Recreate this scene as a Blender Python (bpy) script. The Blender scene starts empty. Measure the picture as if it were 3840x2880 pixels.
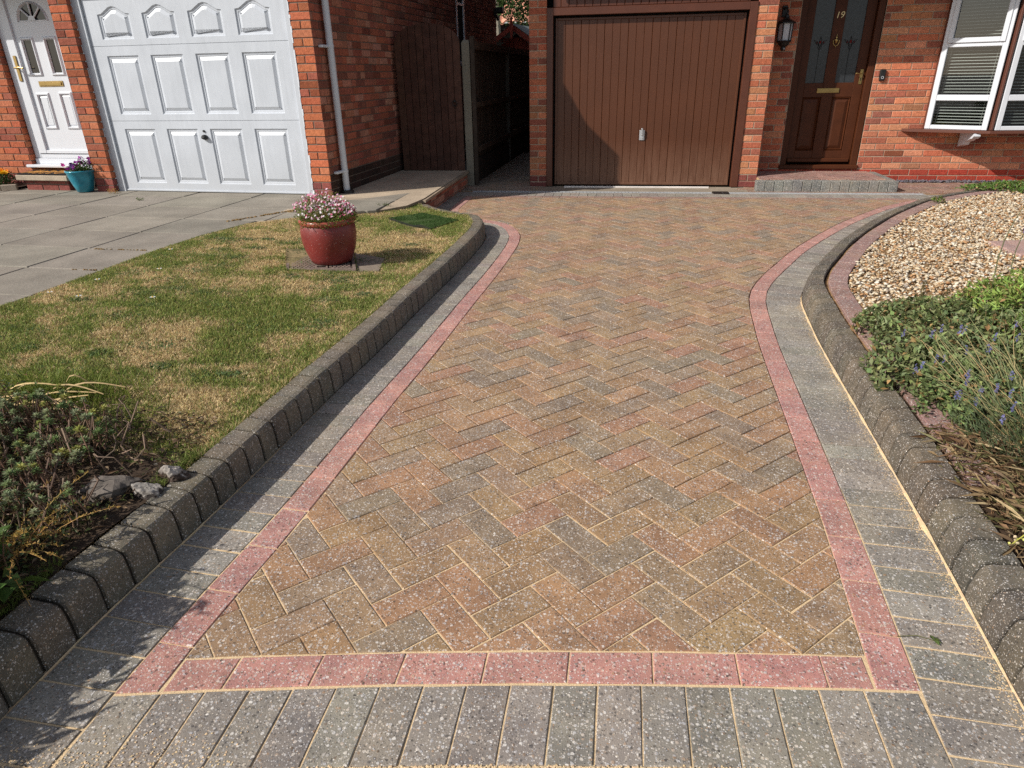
import bpy, math, random
import numpy as np
from mathutils import Vector, Matrix
random.seed(7)
rng = np.random.default_rng(11)
sc = bpy.context.scene
COL = sc.collection

# ------------------------------------------------------------------ helpers
def S(r, g, b):
    def f(c):
        c = c / 255.0
        return c / 12.92 if c <= 0.04045 else ((c + 0.055) / 1.055) ** 2.4
    return (f(r), f(g), f(b))

def desat(c, k=.05):
    m = .35 * c[0] + .5 * c[1] + .15 * c[2]
    return tuple(x * (1 - k) + m * k * 1.25 for x in c)

def vary(c, a=0.12, h=0.04):
    k = 1 + random.uniform(-a, a)
    return tuple(max(0, x * k * (1 + random.uniform(-h, h))) for x in c)

def tag(o, label=None, cat=None, group=None, kind=None):
    if label: o['label'] = label
    if cat: o['category'] = cat
    if group: o['group'] = group
    if kind: o['kind'] = kind
    return o

def root_of(o):
    while o.parent: o = o.parent
    return o

def thing(name, loc, label, cat, group=None):
    o = bpy.data.objects.new(name, None)
    o.empty_display_size = 0.1
    COL.objects.link(o)
    o.location = loc
    return tag(o, label, cat, group)

def raw_mesh(name, V, loops, sizes, cols=None, mats=(), midx=None, parent=None, smooth=False):
    V = np.asarray(V, dtype=np.float32).reshape(-1, 3)
    off = np.zeros(3, dtype=np.float32)
    if parent is not None:
        off = np.array(root_of(parent).location, dtype=np.float32)
        V = V - off
    loops = np.asarray(loops, dtype=np.int32)
    sizes = np.asarray(sizes, dtype=np.int32)
    me = bpy.data.meshes.new(name)
    me.vertices.add(len(V)); me.vertices.foreach_set('co', V.ravel())
    me.loops.add(len(loops)); me.loops.foreach_set('vertex_index', loops)
    me.polygons.add(len(sizes))
    starts = np.concatenate([[0], np.cumsum(sizes)[:-1]]).astype(np.int32)
    me.polygons.foreach_set('loop_start', starts)
    me.polygons.foreach_set('loop_total', sizes)
    if midx is not None: me.polygons.foreach_set('material_index', np.asarray(midx, dtype=np.int32))
    me.polygons.foreach_set('use_smooth', np.full(len(sizes), bool(smooth)))
    me.update(calc_edges=True)
    if cols is not None:
        c = np.ones((len(sizes), 4), dtype=np.float32); c[:, :3] = np.asarray(cols, dtype=np.float32)
        at = me.attributes.new('col', 'FLOAT_COLOR', 'FACE'); at.data.foreach_set('color', c.ravel())
    for m in mats: me.materials.append(m)
    me.validate()
    o = bpy.data.objects.new(name, me)
    COL.objects.link(o)
    if parent is not None: o.parent = parent
    return o

class MB:
    def __init__(s): s.v = []; s.f = []; s.c = []; s.m = []
    def face(s, pts, col=(.5, .5, .5), mat=0):
        b = len(s.v); s.v.extend([tuple(p) for p in pts]); s.f.append(list(range(b, b + len(pts)))); s.c.append(col); s.m.append(mat)
    def mesh(s, vs, fs, col=(.5, .5, .5), mat=0):
        b = len(s.v); s.v.extend([tuple(p) for p in vs])
        for f in fs: s.f.append([b + i for i in f]); s.c.append(col); s.m.append(mat)
    def box(s, x0, x1, y0, y1, z0, z1, col=(.5, .5, .5), mat=0):
        s.obox((x0, y0, z0), (x1 - x0, 0, 0), (0, y1 - y0, 0), (0, 0, z1 - z0), col, mat)
    def obox(s, o, a, b, c, col=(.5, .5, .5), mat=0):
        o, a, b, c = map(Vector, (o, a, b, c))
        vs = [o, o + a, o + a + b, o + b, o + c, o + a + c, o + a + b + c, o + b + c]
        s.mesh(vs, [(0, 3, 2, 1), (4, 5, 6, 7), (0, 1, 5, 4), (1, 2, 6, 5), (2, 3, 7, 6), (3, 0, 4, 7)], col, mat)
    def bbox(s, o, a, b, c, r=0.004, col=(.5, .5, .5), mat=0):
        """box with chamfered edges"""
        o, a, b, c = map(Vector, (o, a, b, c))
        la, lb, lc = a.length, b.length, c.length
        ea, eb, ec = a / la, b / lb, c / lc
        r = min(r, la * .45, lb * .45, lc * .45)
        P = lambda x, y, z: o + ea * x + eb * y + ec * z
        vs = []; idx = {}
        for ix, (x, dx) in enumerate(((0, r), (la, -r))):
            for iy, (y, dy) in enumerate(((0, r), (lb, -r))):
                for iz, (z, dz) in enumerate(((0, r), (lc, -r))):
                    idx[ix, iy, iz, 'x'] = len(vs); vs.append(P(x, y + dy, z + dz))
                    idx[ix, iy, iz, 'y'] = len(vs); vs.append(P(x + dx, y, z + dz))
                    idx[ix, iy, iz, 'z'] = len(vs); vs.append(P(x + dx, y + dy, z))
        fs = []
        I = lambda i, j, k, w: idx[i, j, k, w]
        for i in (0, 1):
            q = [I(i, 0, 0, 'x'), I(i, 1, 0, 'x'), I(i, 1, 1, 'x'), I(i, 0, 1, 'x')]; fs.append(q if i else q[::-1])
            q = [I(0, i, 0, 'y'), I(1, i, 0, 'y'), I(1, i, 1, 'y'), I(0, i, 1, 'y')]; fs.append(q[::-1] if i else q)
            q = [I(0, 0, i, 'z'), I(1, 0, i, 'z'), I(1, 1, i, 'z'), I(0, 1, i, 'z')]; fs.append(q if i else q[::-1])
        for i in (0, 1):
            for j in (0, 1):
                q = [I(i, j, 0, 'x'), I(i, j, 1, 'x'), I(i, j, 1, 'y'), I(i, j, 0, 'y')]; fs.append(q if (i != j) else q[::-1])
                q = [I(i, 0, j, 'x'), I(i, 1, j, 'x'), I(i, 1, j, 'z'), I(i, 0, j, 'z')]; fs.append(q[::-1] if (i != j) else q)
                q = [I(0, i, j, 'y'), I(1, i, j, 'y'), I(1, i, j, 'z'), I(0, i, j, 'z')]; fs.append(q if (i != j) else q[::-1])
                for k in (0, 1):
                    q = [I(i, j, k, 'x'), I(i, j, k, 'y'), I(i, j, k, 'z')]; fs.append(q)
        s.mesh(vs, fs, col, mat)
    def tube(s, pts, radii, n=8, col=(.5, .5, .5), mat=0, caps=True):
        pts = [Vector(p) for p in pts]
        if not isinstance(radii, (list, tuple)): radii = [radii] * len(pts)
        rings = []; ref = Vector((0.31, 0.17, 0.93))
        for i, p in enumerate(pts):
            t = (pts[min(i + 1, len(pts) - 1)] - pts[max(i - 1, 0)])
            if t.length < 1e-9: t = Vector((0, 0, 1))
            t.normalize()
            a = t.cross(ref)
            if a.length < 1e-3: a = t.cross(Vector((1, 0, 0)))
            a.normalize(); b = t.cross(a)
            rings.append([p + a * (radii[i] * math.cos(2 * math.pi * k / n)) + b * (radii[i] * math.sin(2 * math.pi * k / n)) for k in range(n)])
        vs = [q for r in rings for q in r]; fs = []
        for i in range(len(pts) - 1):
            for k in range(n):
                k2 = (k + 1) % n
                fs.append((i * n + k, (i + 1) * n + k, (i + 1) * n + k2, i * n + k2))
        if caps:
            fs.append(tuple(range(n))); fs.append(tuple(reversed(range((len(pts) - 1) * n, len(pts) * n))))
        s.mesh(vs, fs, col, mat)
    def lathe(s, c, prof, n=32, col=(.5, .5, .5), mat=0, jit=0):
        vs = []; fs = []
        for r, z in prof:
            for k in range(n):
                a = 2 * math.pi * k / n
                vs.append((c[0] + r * math.cos(a), c[1] + r * math.sin(a), c[2] + z))
        for i in range(len(prof) - 1):
            for k in range(n):
                k2 = (k + 1) % n
                fs.append((i * n + k, i * n + k2, (i + 1) * n + k2, (i + 1) * n + k))
        s.mesh(vs, fs, col, mat)
    def ring(s, A, B, col=(.5, .5, .5), mat=0):
        n = len(A)
        vs = list(A) + list(B)
        s.mesh(vs, [(i, (i + 1) % n, n + (i + 1) % n, n + i) for i in range(n)], col, mat)
    def build(s, name, mats, parent=None, smooth=False, label=None):
        if not isinstance(mats, (list, tuple)): mats = [mats]
        loops = [i for f in s.f for i in f]
        o = raw_mesh(name, s.v, loops, [len(f) for f in s.f], s.c, mats, s.m, parent, smooth)
        if label: o['label'] = label
        return o

# ------------------------------------------------------------------ materials
def nt_new(name):
    m = bpy.data.materials.new(name); m.use_nodes = True
    nt = m.node_tree; nt.nodes.clear()
    out = nt.nodes.new('ShaderNodeOutputMaterial')
    b = nt.nodes.new('ShaderNodeBsdfPrincipled')
    nt.links.new(b.outputs[0], out.inputs[0])
    return m, nt, b

def nd(nt, t, **kw):
    n = nt.nodes.new(t)
    for k, v in kw.items():
        if k.startswith('i_'): 
            key = k[2:].replace('_', ' ')
            n.inputs[key].default_value = v
        else: setattr(n, k, v)
    return n

def ramp(nt, fac, stops):
    r = nt.nodes.new('ShaderNodeValToRGB')
    while len(r.color_ramp.elements) > 1: r.color_ramp.elements.remove(r.color_ramp.elements[-1])
    for i, (p, c) in enumerate(stops):
        e = r.color_ramp.elements[0] if i == 0 else r.color_ramp.elements.new(p)
        e.position = p; e.color = (*c, 1) if len(c) == 3 else c
    nt.links.new(fac, r.inputs[0]); return r.outputs[0]

def mixc(nt, mode, fac, a, b):
    n = nt.nodes.new('ShaderNodeMix'); n.data_type = 'RGBA'; n.blend_type = mode
    for sock, v in ((n.inputs[0], fac), (n.inputs[6], a), (n.inputs[7], b)):
        if isinstance(v, bpy.types.NodeSocket): nt.links.new(v, sock)
        elif isinstance(v, (int, float)): sock.default_value = v
        else: sock.default_value = (*v, 1)
    return n.outputs[2]

def coords(nt):
    return nt.nodes.new('ShaderNodeNewGeometry').outputs['Position']

def noise(nt, vec, scale, detail=4, rough=.55):
    n = nd(nt, 'ShaderNodeTexNoise', i_Scale=scale, i_Detail=detail, i_Roughness=rough)
    nt.links.new(vec, n.inputs['Vector']); return n

def bump(nt, b, h, strength, dist):
    n = nd(nt, 'ShaderNodeBump', i_Strength=strength, i_Distance=dist)
    nt.links.new(h, n.inputs['Height']); nt.links.new(n.outputs[0], b.inputs['Normal'])

def attr(nt):
    n = nt.nodes.new('ShaderNodeAttribute'); n.attribute_name = 'col'; return n.outputs['Color']

def mat_attr(name, rough=.8, n_scale=30, n_amt=.3, bump_s=0, bump_scale=80, spec=.3, big=0, big_scale=2, trans=0):
    """colour from the mesh, broken up by noise"""
    m, nt, b = nt_new(name)
    p = coords(nt); c = attr(nt)
    n1 = noise(nt, p, n_scale)
    v = ramp(nt, n1.outputs[0], [(.25, (1 - n_amt,) * 3), (.75, (1 + n_amt,) * 3)])
    c = mixc(nt, 'MULTIPLY', 1, c, v)
    if big:
        n2 = noise(nt, p, big_scale, 3)
        v2 = ramp(nt, n2.outputs[0], [(.3, (1 - big,) * 3), (.7, (1 + big * .6,) * 3)])
        c = mixc(nt, 'MULTIPLY', 1, c, v2)
    nt.links.new(c, b.inputs['Base Color'])
    b.inputs['Roughness'].default_value = rough
    b.inputs['Specular IOR Level'].default_value = spec
    if bump_s:
        n3 = noise(nt, p, bump_scale, 5, .6)
        bump(nt, b, n3.outputs[0], bump_s, .004)
    if trans:
        t = nt.nodes.new('ShaderNodeBsdfTranslucent'); nt.links.new(c, t.inputs[0])
        mx = nt.nodes.new('ShaderNodeMixShader'); mx.inputs[0].default_value = trans
        nt.links.new(b.outputs[0], mx.inputs[1]); nt.links.new(t.outputs[0], mx.inputs[2])
        nt.links.new(mx.outputs[0], nt.nodes['Material Output'].inputs[0])
    return m

def mat_plain(name, col, rough=.5, metal=0, n_amt=.06, n_scale=12, bump_s=0, bump_scale=60, spec=.5, dirt=0):
    m, nt, b = nt_new(name)
    p = coords(nt)
    n1 = noise(nt, p, n_scale)
    v = ramp(nt, n1.outputs[0], [(.25, (1 - n_amt,) * 3), (.75, (1 + n_amt,) * 3)])
    c = mixc(nt, 'MULTIPLY', 1, col, v)
    if dirt:
        n2 = noise(nt, p, 45, 6, .7)
        f = ramp(nt, n2.outputs[0], [(.62, (0, 0, 0)), (.78, (dirt,) * 3)])
        c = mixc(nt, 'MIX', f, c, S(150, 135, 115))
    nt.links.new(c, b.inputs['Base Color'])
    b.inputs['Roughness'].default_value = rough; b.inputs['Metallic'].default_value = metal
    b.inputs['Specular IOR Level'].default_value = spec
    if bump_s:
        n3 = noise(nt, p, bump_scale, 5, .6); bump(nt, b, n3.outputs[0], bump_s, .004)
    return m

def mat_paver(name, fleck=.5, scale=150, olive=.0):
    """exposed aggregate concrete block: block colour + pale, dark and tan stone chips"""
    m, nt, b = nt_new(name)
    p = coords(nt); c = attr(nt)
    w = noise(nt, p, 60, 2); 
    wv = nt.nodes.new('ShaderNodeVectorMath'); wv.operation = 'MULTIPLY_ADD'
    nt.links.new(w.outputs['Color'], wv.inputs[0]); wv.inputs[1].default_value = (.006, .006, .006); nt.links.new(p, wv.inputs[2])
    n0 = noise(nt, p, 9, 4, .6)
    c = mixc(nt, 'MULTIPLY', 1, c, ramp(nt, n0.outputs[0], [(.3, (.78, .78, .8)), (.7, (1.2, 1.18, 1.12))]))
    hs = None
    for k, sc_ in enumerate((scale * .72, scale * 1.7)):
        vo = nd(nt, 'ShaderNodeTexVoronoi', i_Scale=sc_, i_Randomness=1.0)
        nt.links.new(wv.outputs[0], vo.inputs['Vector'])
        sep = nt.nodes.new('ShaderNodeSeparateColor'); nt.links.new(vo.outputs['Color'], sep.inputs[0])
        # which cells are chips
        chip = ramp(nt, sep.outputs[0], [(0, (0, 0, 0)), (1 - fleck * (.75 if k == 0 else .8), (0, 0, 0)), (1 - fleck * (.75 if k == 0 else .8) + .03, (1, 1, 1))])
        dist = ramp(nt, vo.outputs['Distance'], [(.34, (1, 1, 1)), (.5, (0, 0, 0))])
        mask = mixc(nt, 'MULTIPLY', 1, chip, dist)
        chipcol = ramp(nt, sep.outputs[1], [(0, S(222, 217, 212)), (.25, S(186, 184, 186)), (.42, S(206, 192, 172)), (.58, S(244, 238, 230)), (.78, S(168, 130, 92)), (.88, S(84, 80, 80))])
        c = mixc(nt, 'MIX', mixc(nt, 'MULTIPLY', 1, mask, ((.62, .62, .62) if k == 0 else (.75, .75, .75))), c, chipcol)
        # dark pits
        pit = ramp(nt, sep.outputs[2], [(0, (1, 1, 1)), (.1, (1, 1, 1)), (.12, (0, 0, 0))])
        pm = mixc(nt, 'MULTIPLY', 1, pit, dist)
        c = mixc(nt, 'MIX', mixc(nt, 'MULTIPLY', 1, pm, (.6, .6, .6)), c, (.03, .028, .026))
        if k == 0: hs = mask
    # stains
    ns = noise(nt, p, 3.2, 5, .65)
    c = mixc(nt, 'MULTIPLY', 1, c, ramp(nt, ns.outputs[0], [(.3, (.82, .82, .83)), (.55, (1, 1, 1)), (.75, (1.1, 1.07, 1.0))]))
    nu = noise(nt, p, 1.1, 6, .7)
    c = mixc(nt, 'MIX', ramp(nt, nu.outputs[0], [(.5, (0, 0, 0)), (.75, (.28, .28, .28))]), c, S(176, 150, 118))
    ng = noise(nt, p, 23, 6, .75)
    c = mixc(nt, 'MULTIPLY', 1, c, ramp(nt, ng.outputs[0], [(.3, (.72, .72, .72)), (.42, (1, 1, 1))]))
    nt.links.new(c, b.inputs['Base Color'])
    b.inputs['Roughness'].default_value = .82
    b.inputs['Specular IOR Level'].default_value = .35
    nb = noise(nt, p, 260, 3, .6)
    hh = mixc(nt, 'ADD', .5, nb.outputs[0], hs)
    bump(nt, b, hh, .55, .0025)
    return m

def mat_brick(name, n_amt=.28):
    m, nt, b = nt_new(name)
    p = coords(nt); c = attr(nt)
    n1 = noise(nt, p, 34, 5, .65)
    c = mixc(nt, 'MULTIPLY', 1, c, ramp(nt, n1.outputs[0], [(.28, (1 - n_amt,) * 3), (.72, (1 + n_amt,) * 3)]))
    n2 = noise(nt, p, 110, 4, .6)
    c = mixc(nt, 'MIX', ramp(nt, n2.outputs[0], [(.62, (0, 0, 0)), (.74, (.35, .35, .35))]), c, S(205, 160, 125))
    n4 = noise(nt, p, 1.3, 4, .6)
    c = mixc(nt, 'MULTIPLY', 1, c, ramp(nt, n4.outputs[0], [(.3, (.85, .85, .86)), (.7, (1.08, 1.06, 1.04))]))
    nt.links.new(c, b.inputs['Base Color'])
    b.inputs['Roughness'].default_value = .9; b.inputs['Specular IOR Level'].default_value = .2
    st = nt.nodes.new('ShaderNodeVectorMath'); st.operation = 'MULTIPLY'; nt.links.new(p, st.inputs[0]); st.inputs[1].default_value = (1, 1, .55)
    n3 = noise(nt, st.outputs[0], 95, 5, .65)
    bump(nt, b, n3.outputs[0], .8, .008)
    return m

M = {}
M['paver'] = mat_paver('paver_aggregate', .5, 150)
M['kerb'] = mat_paver('kerb_aggregate', .3, 230)
M['sand'] = mat_attr('joint_sand', .95, 180, .22, .6, 300)
M['brick'] = mat_brick('brick')
M['mortar'] = mat_plain('mortar', S(168, 150, 130), .95, n_amt=.2, n_scale=60, bump_s=.7, bump_scale=150)
M['mortar_dark'] = mat_plain('mortar_weathered', S(118, 102, 90), .95, n_amt=.2, n_scale=60, bump_s=.7, bump_scale=150)
M['white'] = mat_plain('white_upvc', (.66, .68, .72), .32, n_amt=.015)
M['white_steel_'] = mat_plain('white_painted_steel', (.58, .61, .66), .38, n_amt=.02, n_scale=3)
def mat_door(name, col, rough, grime, z0, amt):
    m, nt, b = nt_new(name)
    p = coords(nt); sp = nt.nodes.new('ShaderNodeSeparateXYZ'); nt.links.new(p, sp.inputs[0])
    n1 = noise(nt, p, 2.5, 4); c = mixc(nt, 'MULTIPLY', 1, col, ramp(nt, n1.outputs[0], [(.3, (.93, .93, .93)), (.7, (1.06, 1.06, 1.06))]))
    st = nt.nodes.new('ShaderNodeVectorMath'); st.operation = 'MULTIPLY'; nt.links.new(p, st.inputs[0]); st.inputs[1].default_value = (1, 1, .12)
    n2 = noise(nt, st.outputs[0], 28, 5, .7); n3 = noise(nt, p, 70, 5, .75)
    mr = nd(nt, 'ShaderNodeMapRange'); mr.inputs['From Min'].default_value = z0; mr.inputs['From Max'].default_value = z0 + .55; mr.inputs['To Min'].default_value = 1; mr.inputs['To Max'].default_value = 0; nt.links.new(sp.outputs[2], mr.inputs[0])
    f = mixc(nt, 'MULTIPLY', 1, mixc(nt, 'MULTIPLY', 1, mr.outputs[0], ramp(nt, n2.outputs[0], [(.3, (.25, .25, .25)), (.75, (1, 1, 1))])), (amt,) * 3)
    c = mixc(nt, 'MIX', f, c, grime)
    c = mixc(nt, 'MIX', ramp(nt, n3.outputs[0], [(.68, (0, 0, 0)), (.76, (amt * .9,) * 3)]), c, grime)
    c = mixc(nt, 'MULTIPLY', 1, c, ramp(nt, n2.outputs[0], [(.3, (.94, .94, .94)), (.6, (1.02, 1.02, 1.02))]))
    nt.links.new(c, b.inputs['Base Color']); b.inputs['Roughness'].default_value = rough
    bump(nt, b, noise(nt, p, 9, 2).outputs[0], .06, .01)
    return m
M['white_steel'] = mat_door('white_painted_door', (.53, .56, .61), .38, S(150, 142, 130), .18, .22)
M['brown'] = mat_plain('brown_gloss_paint', S(86, 47, 32), .42, n_amt=.12, n_scale=7, bump_s=.08, bump_scale=30, dirt=.12)
M['brown_steel'] = mat_door('brown_painted_door', S(84, 47, 27), .42, S(150, 118, 98), 0, .5)
M['brown_wood'] = mat_plain('brown_stained_door', S(74, 38, 19), .5, n_amt=.16, n_scale=9, bump_s=.05, spec=.25)
M['brown_upvc'] = mat_plain('brown_trim', S(96, 58, 46), .45, n_amt=.06)
M['black'] = mat_plain('black_metal', (.012, .012, .012), .45)
M['dark'] = mat_plain('dark_void', (.006, .006, .006), .9)
M['brass'] = mat_plain('brass', S(176, 150, 98), .36, metal=1, n_amt=.08)
M['gold'] = mat_plain('gold_numeral', S(225, 200, 150), .35, metal=.6)
M['silver'] = mat_plain('zinc_metal', (.62, .64, .66), .4, metal=.7)
M['conc'] = mat_attr('concrete', .9, 70, .22, .5, 160, big=.22, big_scale=3)
M['wood_dark'] = mat_attr('dark_stained_timber', .8, 14, .35, .35, 60, big=.2, big_scale=2)
M['plant'] = mat_attr('leaf', .55, 60, .22, trans=.3)
M['stem'] = mat_attr('stem', .75, 80, .25)
M['grass'] = mat_attr('grass_blade', .6, 25, .15, trans=.35, spec=.2)
M['pebble'] = mat_attr('pebble', .6, 90, .22, .15, 140, big=0, spec=.4)
M['petal'] = mat_attr('petal', .6, 50, .12, trans=.3)
M['soil'] = mat_attr('soil', .95, 60, .45, 1.0, 90, big=.3, big_scale=6)
M['rock'] = mat_attr('rock', .9, 22, .45, 1.0, 50, big=.3, big_scale=14)
M['tile'] = mat_attr('roof_tile', .85, 20, .25, .3, 60, big=.25, big_scale=1)
M['turfmat'] = mat_attr('turf_mat', .8, 140, .45, 1.0, 260)
M['coir'] = mat_attr('coir_mat', .95, 150, .4, .8, 300)

def mat_glaze(name, c1, c2, rough=.22, speck=(.75, .7, .65), sp=.5):
    m, nt, b = nt_new(name)
    p = coords(nt)
    n1 = noise(nt, p, 9, 5, .6)
    c = ramp(nt, n1.outputs[0], [(.3, c1), (.7, c2)])
    n2 = noise(nt, p, 130, 3, .5)
    c = mixc(nt, 'MIX', ramp(nt, n2.outputs[0], [(.66, (0, 0, 0)), (.74, (sp,) * 3)]), c, speck)
    nt.links.new(c, b.inputs['Base Color'])
    b.inputs['Roughness'].default_value = rough
    b.inputs['Coat Weight'].default_value = .08; b.inputs['Coat Roughness'].default_value = .2
    bump(nt, b, noise(nt, p, 60, 4).outputs[0], .12, .004)
    return m
M['redglaze'] = mat_glaze('red_glaze', S(104, 36, 34), S(132, 50, 46), .45)
M['redlip'] = mat_glaze('red_glaze_lip', S(142, 66, 52), S(165, 84, 66), .32)
M['blueglaze'] = mat_glaze('teal_glaze', S(24, 104, 128), S(60, 158, 178), .18, (.5, .75, .75), .3)

def mat_glass(name, tint=(.75, .8, .8), mix=.16, rough=.02):
    m = bpy.data.materials.new(name); m.use_nodes = True
    nt = m.node_tree; nt.nodes.clear()
    out = nt.nodes.new('ShaderNodeOutputMaterial')
    t = nt.nodes.new('ShaderNodeBsdfTransparent'); t.inputs[0].default_value = (*tint, 1)
    g = nt.nodes.new('ShaderNodeBsdfGlossy'); g.inputs['Roughness'].default_value = rough
    lw = nt.nodes.new('ShaderNodeLayerWeight'); lw.inputs[0].default_value = .25
    mp = nd(nt, 'ShaderNodeMapRange'); mp.inputs['To Min'].default_value = mix * .5; mp.inputs['To Max'].default_value = mix * 4
    nt.links.new(lw.outputs['Fresnel'], mp.inputs[0])
    mx = nt.nodes.new('ShaderNodeMixShader')
    nt.links.new(mp.outputs[0], mx.inputs[0]); nt.links.new(t.outputs[0], mx.inputs[1]); nt.links.new(g.outputs[0], mx.inputs[2])
    nt.links.new(mx.outputs[0], out.inputs[0]); return m
M['glass'] = mat_glass('window_glass')

def mat_obscure(name):
    m, nt, b = nt_new(name)
    p = coords(nt)
    sp = nt.nodes.new('ShaderNodeSeparateXYZ'); nt.links.new(p, sp.inputs[0])
    n1 = noise(nt, p, 40, 4, .6)
    c = ramp(nt, n1.outputs[0], [(.3, (.02, .022, .026)), (.7, (.038, .042, .048))])
    nt.links.new(c, b.inputs['Base Color'])
    b.inputs['Roughness'].default_value = .22; b.inputs['Specular IOR Level'].default_value = .6
    bump(nt, b, noise(nt, p, 130, 3).outputs[0], .25, .003)
    return m
M['obscure'] = mat_obscure('obscured_glass')
M['darkglass'] = mat_plain('dark_leaded_glass', (.012, .014, .016), .12, n_amt=.3, n_scale=60)
M['frost'] = mat_plain('frosted_pane', (.62, .64, .68), .4, n_amt=.06)

# ------------------------------------------------------------------ camera
F, PT, RL, YW, H = 2518.55, 0.4333, -0.0196, -0.1601, 1.3199
cp, sp_ = math.cos(PT), math.sin(PT); cy, sy = math.cos(YW), math.sin(YW)
fw = Vector((sy * cp, cy * cp, -sp_)); r0 = Vector((cy, -sy, 0)); u0 = r0.cross(fw)
cr, sr = math.cos(RL), math.sin(RL)
rt = r0 * cr + u0 * sr; up = u0 * cr - r0 * sr
cam = bpy.data.cameras.new('camera'); cam.sensor_width = 36; cam.lens = F / 3840 * 36
cam.clip_start = .02; cam.clip_end = 1000
co = bpy.data.objects.new('camera', cam); COL.objects.link(co)
bk = -fw
co.matrix_world = Matrix(((rt.x, up.x, bk.x, 0), (rt.y, up.y, bk.y, 0), (rt.z, up.z, bk.z, H), (0, 0, 0, 1)))
sc.camera = co
sc.cycles.use_denoising = False
sc.cycles.max_bounces = 6; sc.cycles.diffuse_bounces = 3; sc.cycles.caustics_reflective = False; sc.cycles.caustics_refractive = False; sc.cycles.transparent_max_bounces = 12

# ------------------------------------------------------------------ light
L = Vector((1.5, 1.0, -1.28)).normalized()
sun = bpy.data.lights.new('sun', 'SUN'); sun.energy = 5.0; sun.angle = math.radians(.53); sun.color = (1, .955, .88)
so = bpy.data.objects.new('sun', sun); COL.objects.link(so)
so.rotation_euler = L.to_track_quat('-Z', 'Y').to_euler(); so.location = (-6, -4, 8)
w = bpy.data.worlds.new('World'); sc.world = w; w.use_nodes = True
nt = w.node_tree; nt.nodes.clear()
sky = nt.nodes.new('ShaderNodeTexSky'); sky.sky_type = 'NISHITA'; sky.sun_disc = False
sky.sun_elevation = math.asin(-L.z); sky.sun_rotation = math.atan2(-L.x, -L.y)
sky.air_density = 1.0; sky.dust_density = 1.2
bg = nt.nodes.new('ShaderNodeBackground'); bg.inputs[1].default_value = .115
ow = nt.nodes.new('ShaderNodeOutputWorld')
hs = nt.nodes.new('ShaderNodeHueSaturation'); hs.inputs['Saturation'].default_value = .62; nt.links.new(sky.outputs[0], hs.inputs['Color']); nt.links.new(hs.outputs[0], bg.inputs[0]); nt.links.new(bg.outputs[0], ow.inputs[0])
sc.view_settings.view_transform = 'Standard'; sc.view_settings.look = 'None'; sc.view_settings.exposure = 0

# ------------------------------------------------------------------ curves
def catmull(P, n=14):
    P = [np.array(p, float) for p in P]
    P = [2 * P[0] - P[1]] + P + [2 * P[-1] - P[-2]]
    out = []
    for i in range(1, len(P) - 2):
        p0, p1, p2, p3 = P[i - 1:i + 3]
        for k in range(n):
            t = k / n
            out.append(.5 * (2 * p1 + (p2 - p0) * t + (2 * p0 - 5 * p1 + 4 * p2 - p3) * t * t + (3 * p1 - p0 - 3 * p2 + p3) * t ** 3))
    out.append(P[-2]); return np.array(out)

class Curve:
    def __init__(s, P, n=14):
        s.p = catmull(P, n)
        for _ in range(6):
            q = s.p.copy(); q[1:-1] = .25 * s.p[:-2] + .5 * s.p[1:-1] + .25 * s.p[2:]; s.p = q
        d = np.hypot(*np.diff(s.p, axis=0).T); s.s = np.concatenate([[0], np.cumsum(d)]); s.len = s.s[-1]
        t = np.gradient(s.p, axis=0); s.t = t / np.linalg.norm(t, axis=1)[:, None]
    def at(s, u, off=0):
        """point at arc length u, pushed off to the left of travel"""
        x = np.interp(u, s.s, s.p[:, 0]); y = np.interp(u, s.s, s.p[:, 1])
        tx = np.interp(u, s.s, s.t[:, 0]); ty = np.interp(u, s.s, s.t[:, 1]); l = math.hypot(tx, ty)
        return np.array((x - off * ty / l, y + off * tx / l))
    def near(s, q):
        d = np.hypot(s.p[:, 0] - q[0], s.p[:, 1] - q[1]); i = int(d.argmin()); return s.p[i], s.t[i], d[i]
    def s_at_y(s, y):
        i = int(np.abs(s.p[:, 1] - y).argmin()); return s.s[i]

# left edge of the herringbone (inner side of the red course); left of travel is the lawn
LC = Curve([(-1.045, .45), (-1.035, .8), (-1.026, 1.111), (-1.005, 1.402), (-.976, 1.787), (-.946, 2.559), (-.912, 3.103), (-.875, 4.035), (-.846, 4.6), (-.828, 5.288), (-.832, 5.68), (-.872, 6.02), (-.985, 6.34), (-1.11, 6.52), (-1.31, 6.65), (-1.5, 6.78), (-1.645, 6.95), (-1.705, 7.2), (-1.71, 7.6), (-1.71, 8.02)])
# right edge; right of travel is the gravel bed
RC = Curve([(.62, .45), (.632, .9), (.648, 1.239), (.663, 1.465), (.683, 1.75), (.697, 2.0), (.722, 2.517), (.764, 3.423), (.797, 3.841), (.827, 4.152), (.868, 4.384), (.94, 4.61), (1.043, 4.86), (1.19, 5.178), (1.419, 5.652), (1.795, 6.299), (2.097, 6.773), (2.462, 7.274), (2.75, 7.62), (3.15, 7.98), (3.65, 8.32), (4.3, 8.6), (5.2, 8.78)])
frontY = lambda x: 1.162 + .130 * x - .030 * x * x      # line between red front course and grey front course

def clip(poly, p, n):
    """keep the side where (q-p).n >= 0"""
    out = []
    for i in range(len(poly)):
        a, b = poly[i], poly[(i + 1) % len(poly)]
        da = (a[0] - p[0]) * n[0] + (a[1] - p[1]) * n[1]; db = (b[0] - p[0]) * n[0] + (b[1] - p[1]) * n[1]
        if da >= 0: out.append(a)
        if (da >= 0) != (db >= 0):
            t = da / (da - db); out.append((a[0] + (b[0] - a[0]) * t, a[1] + (b[1] - a[1]) * t))
    return out

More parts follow.
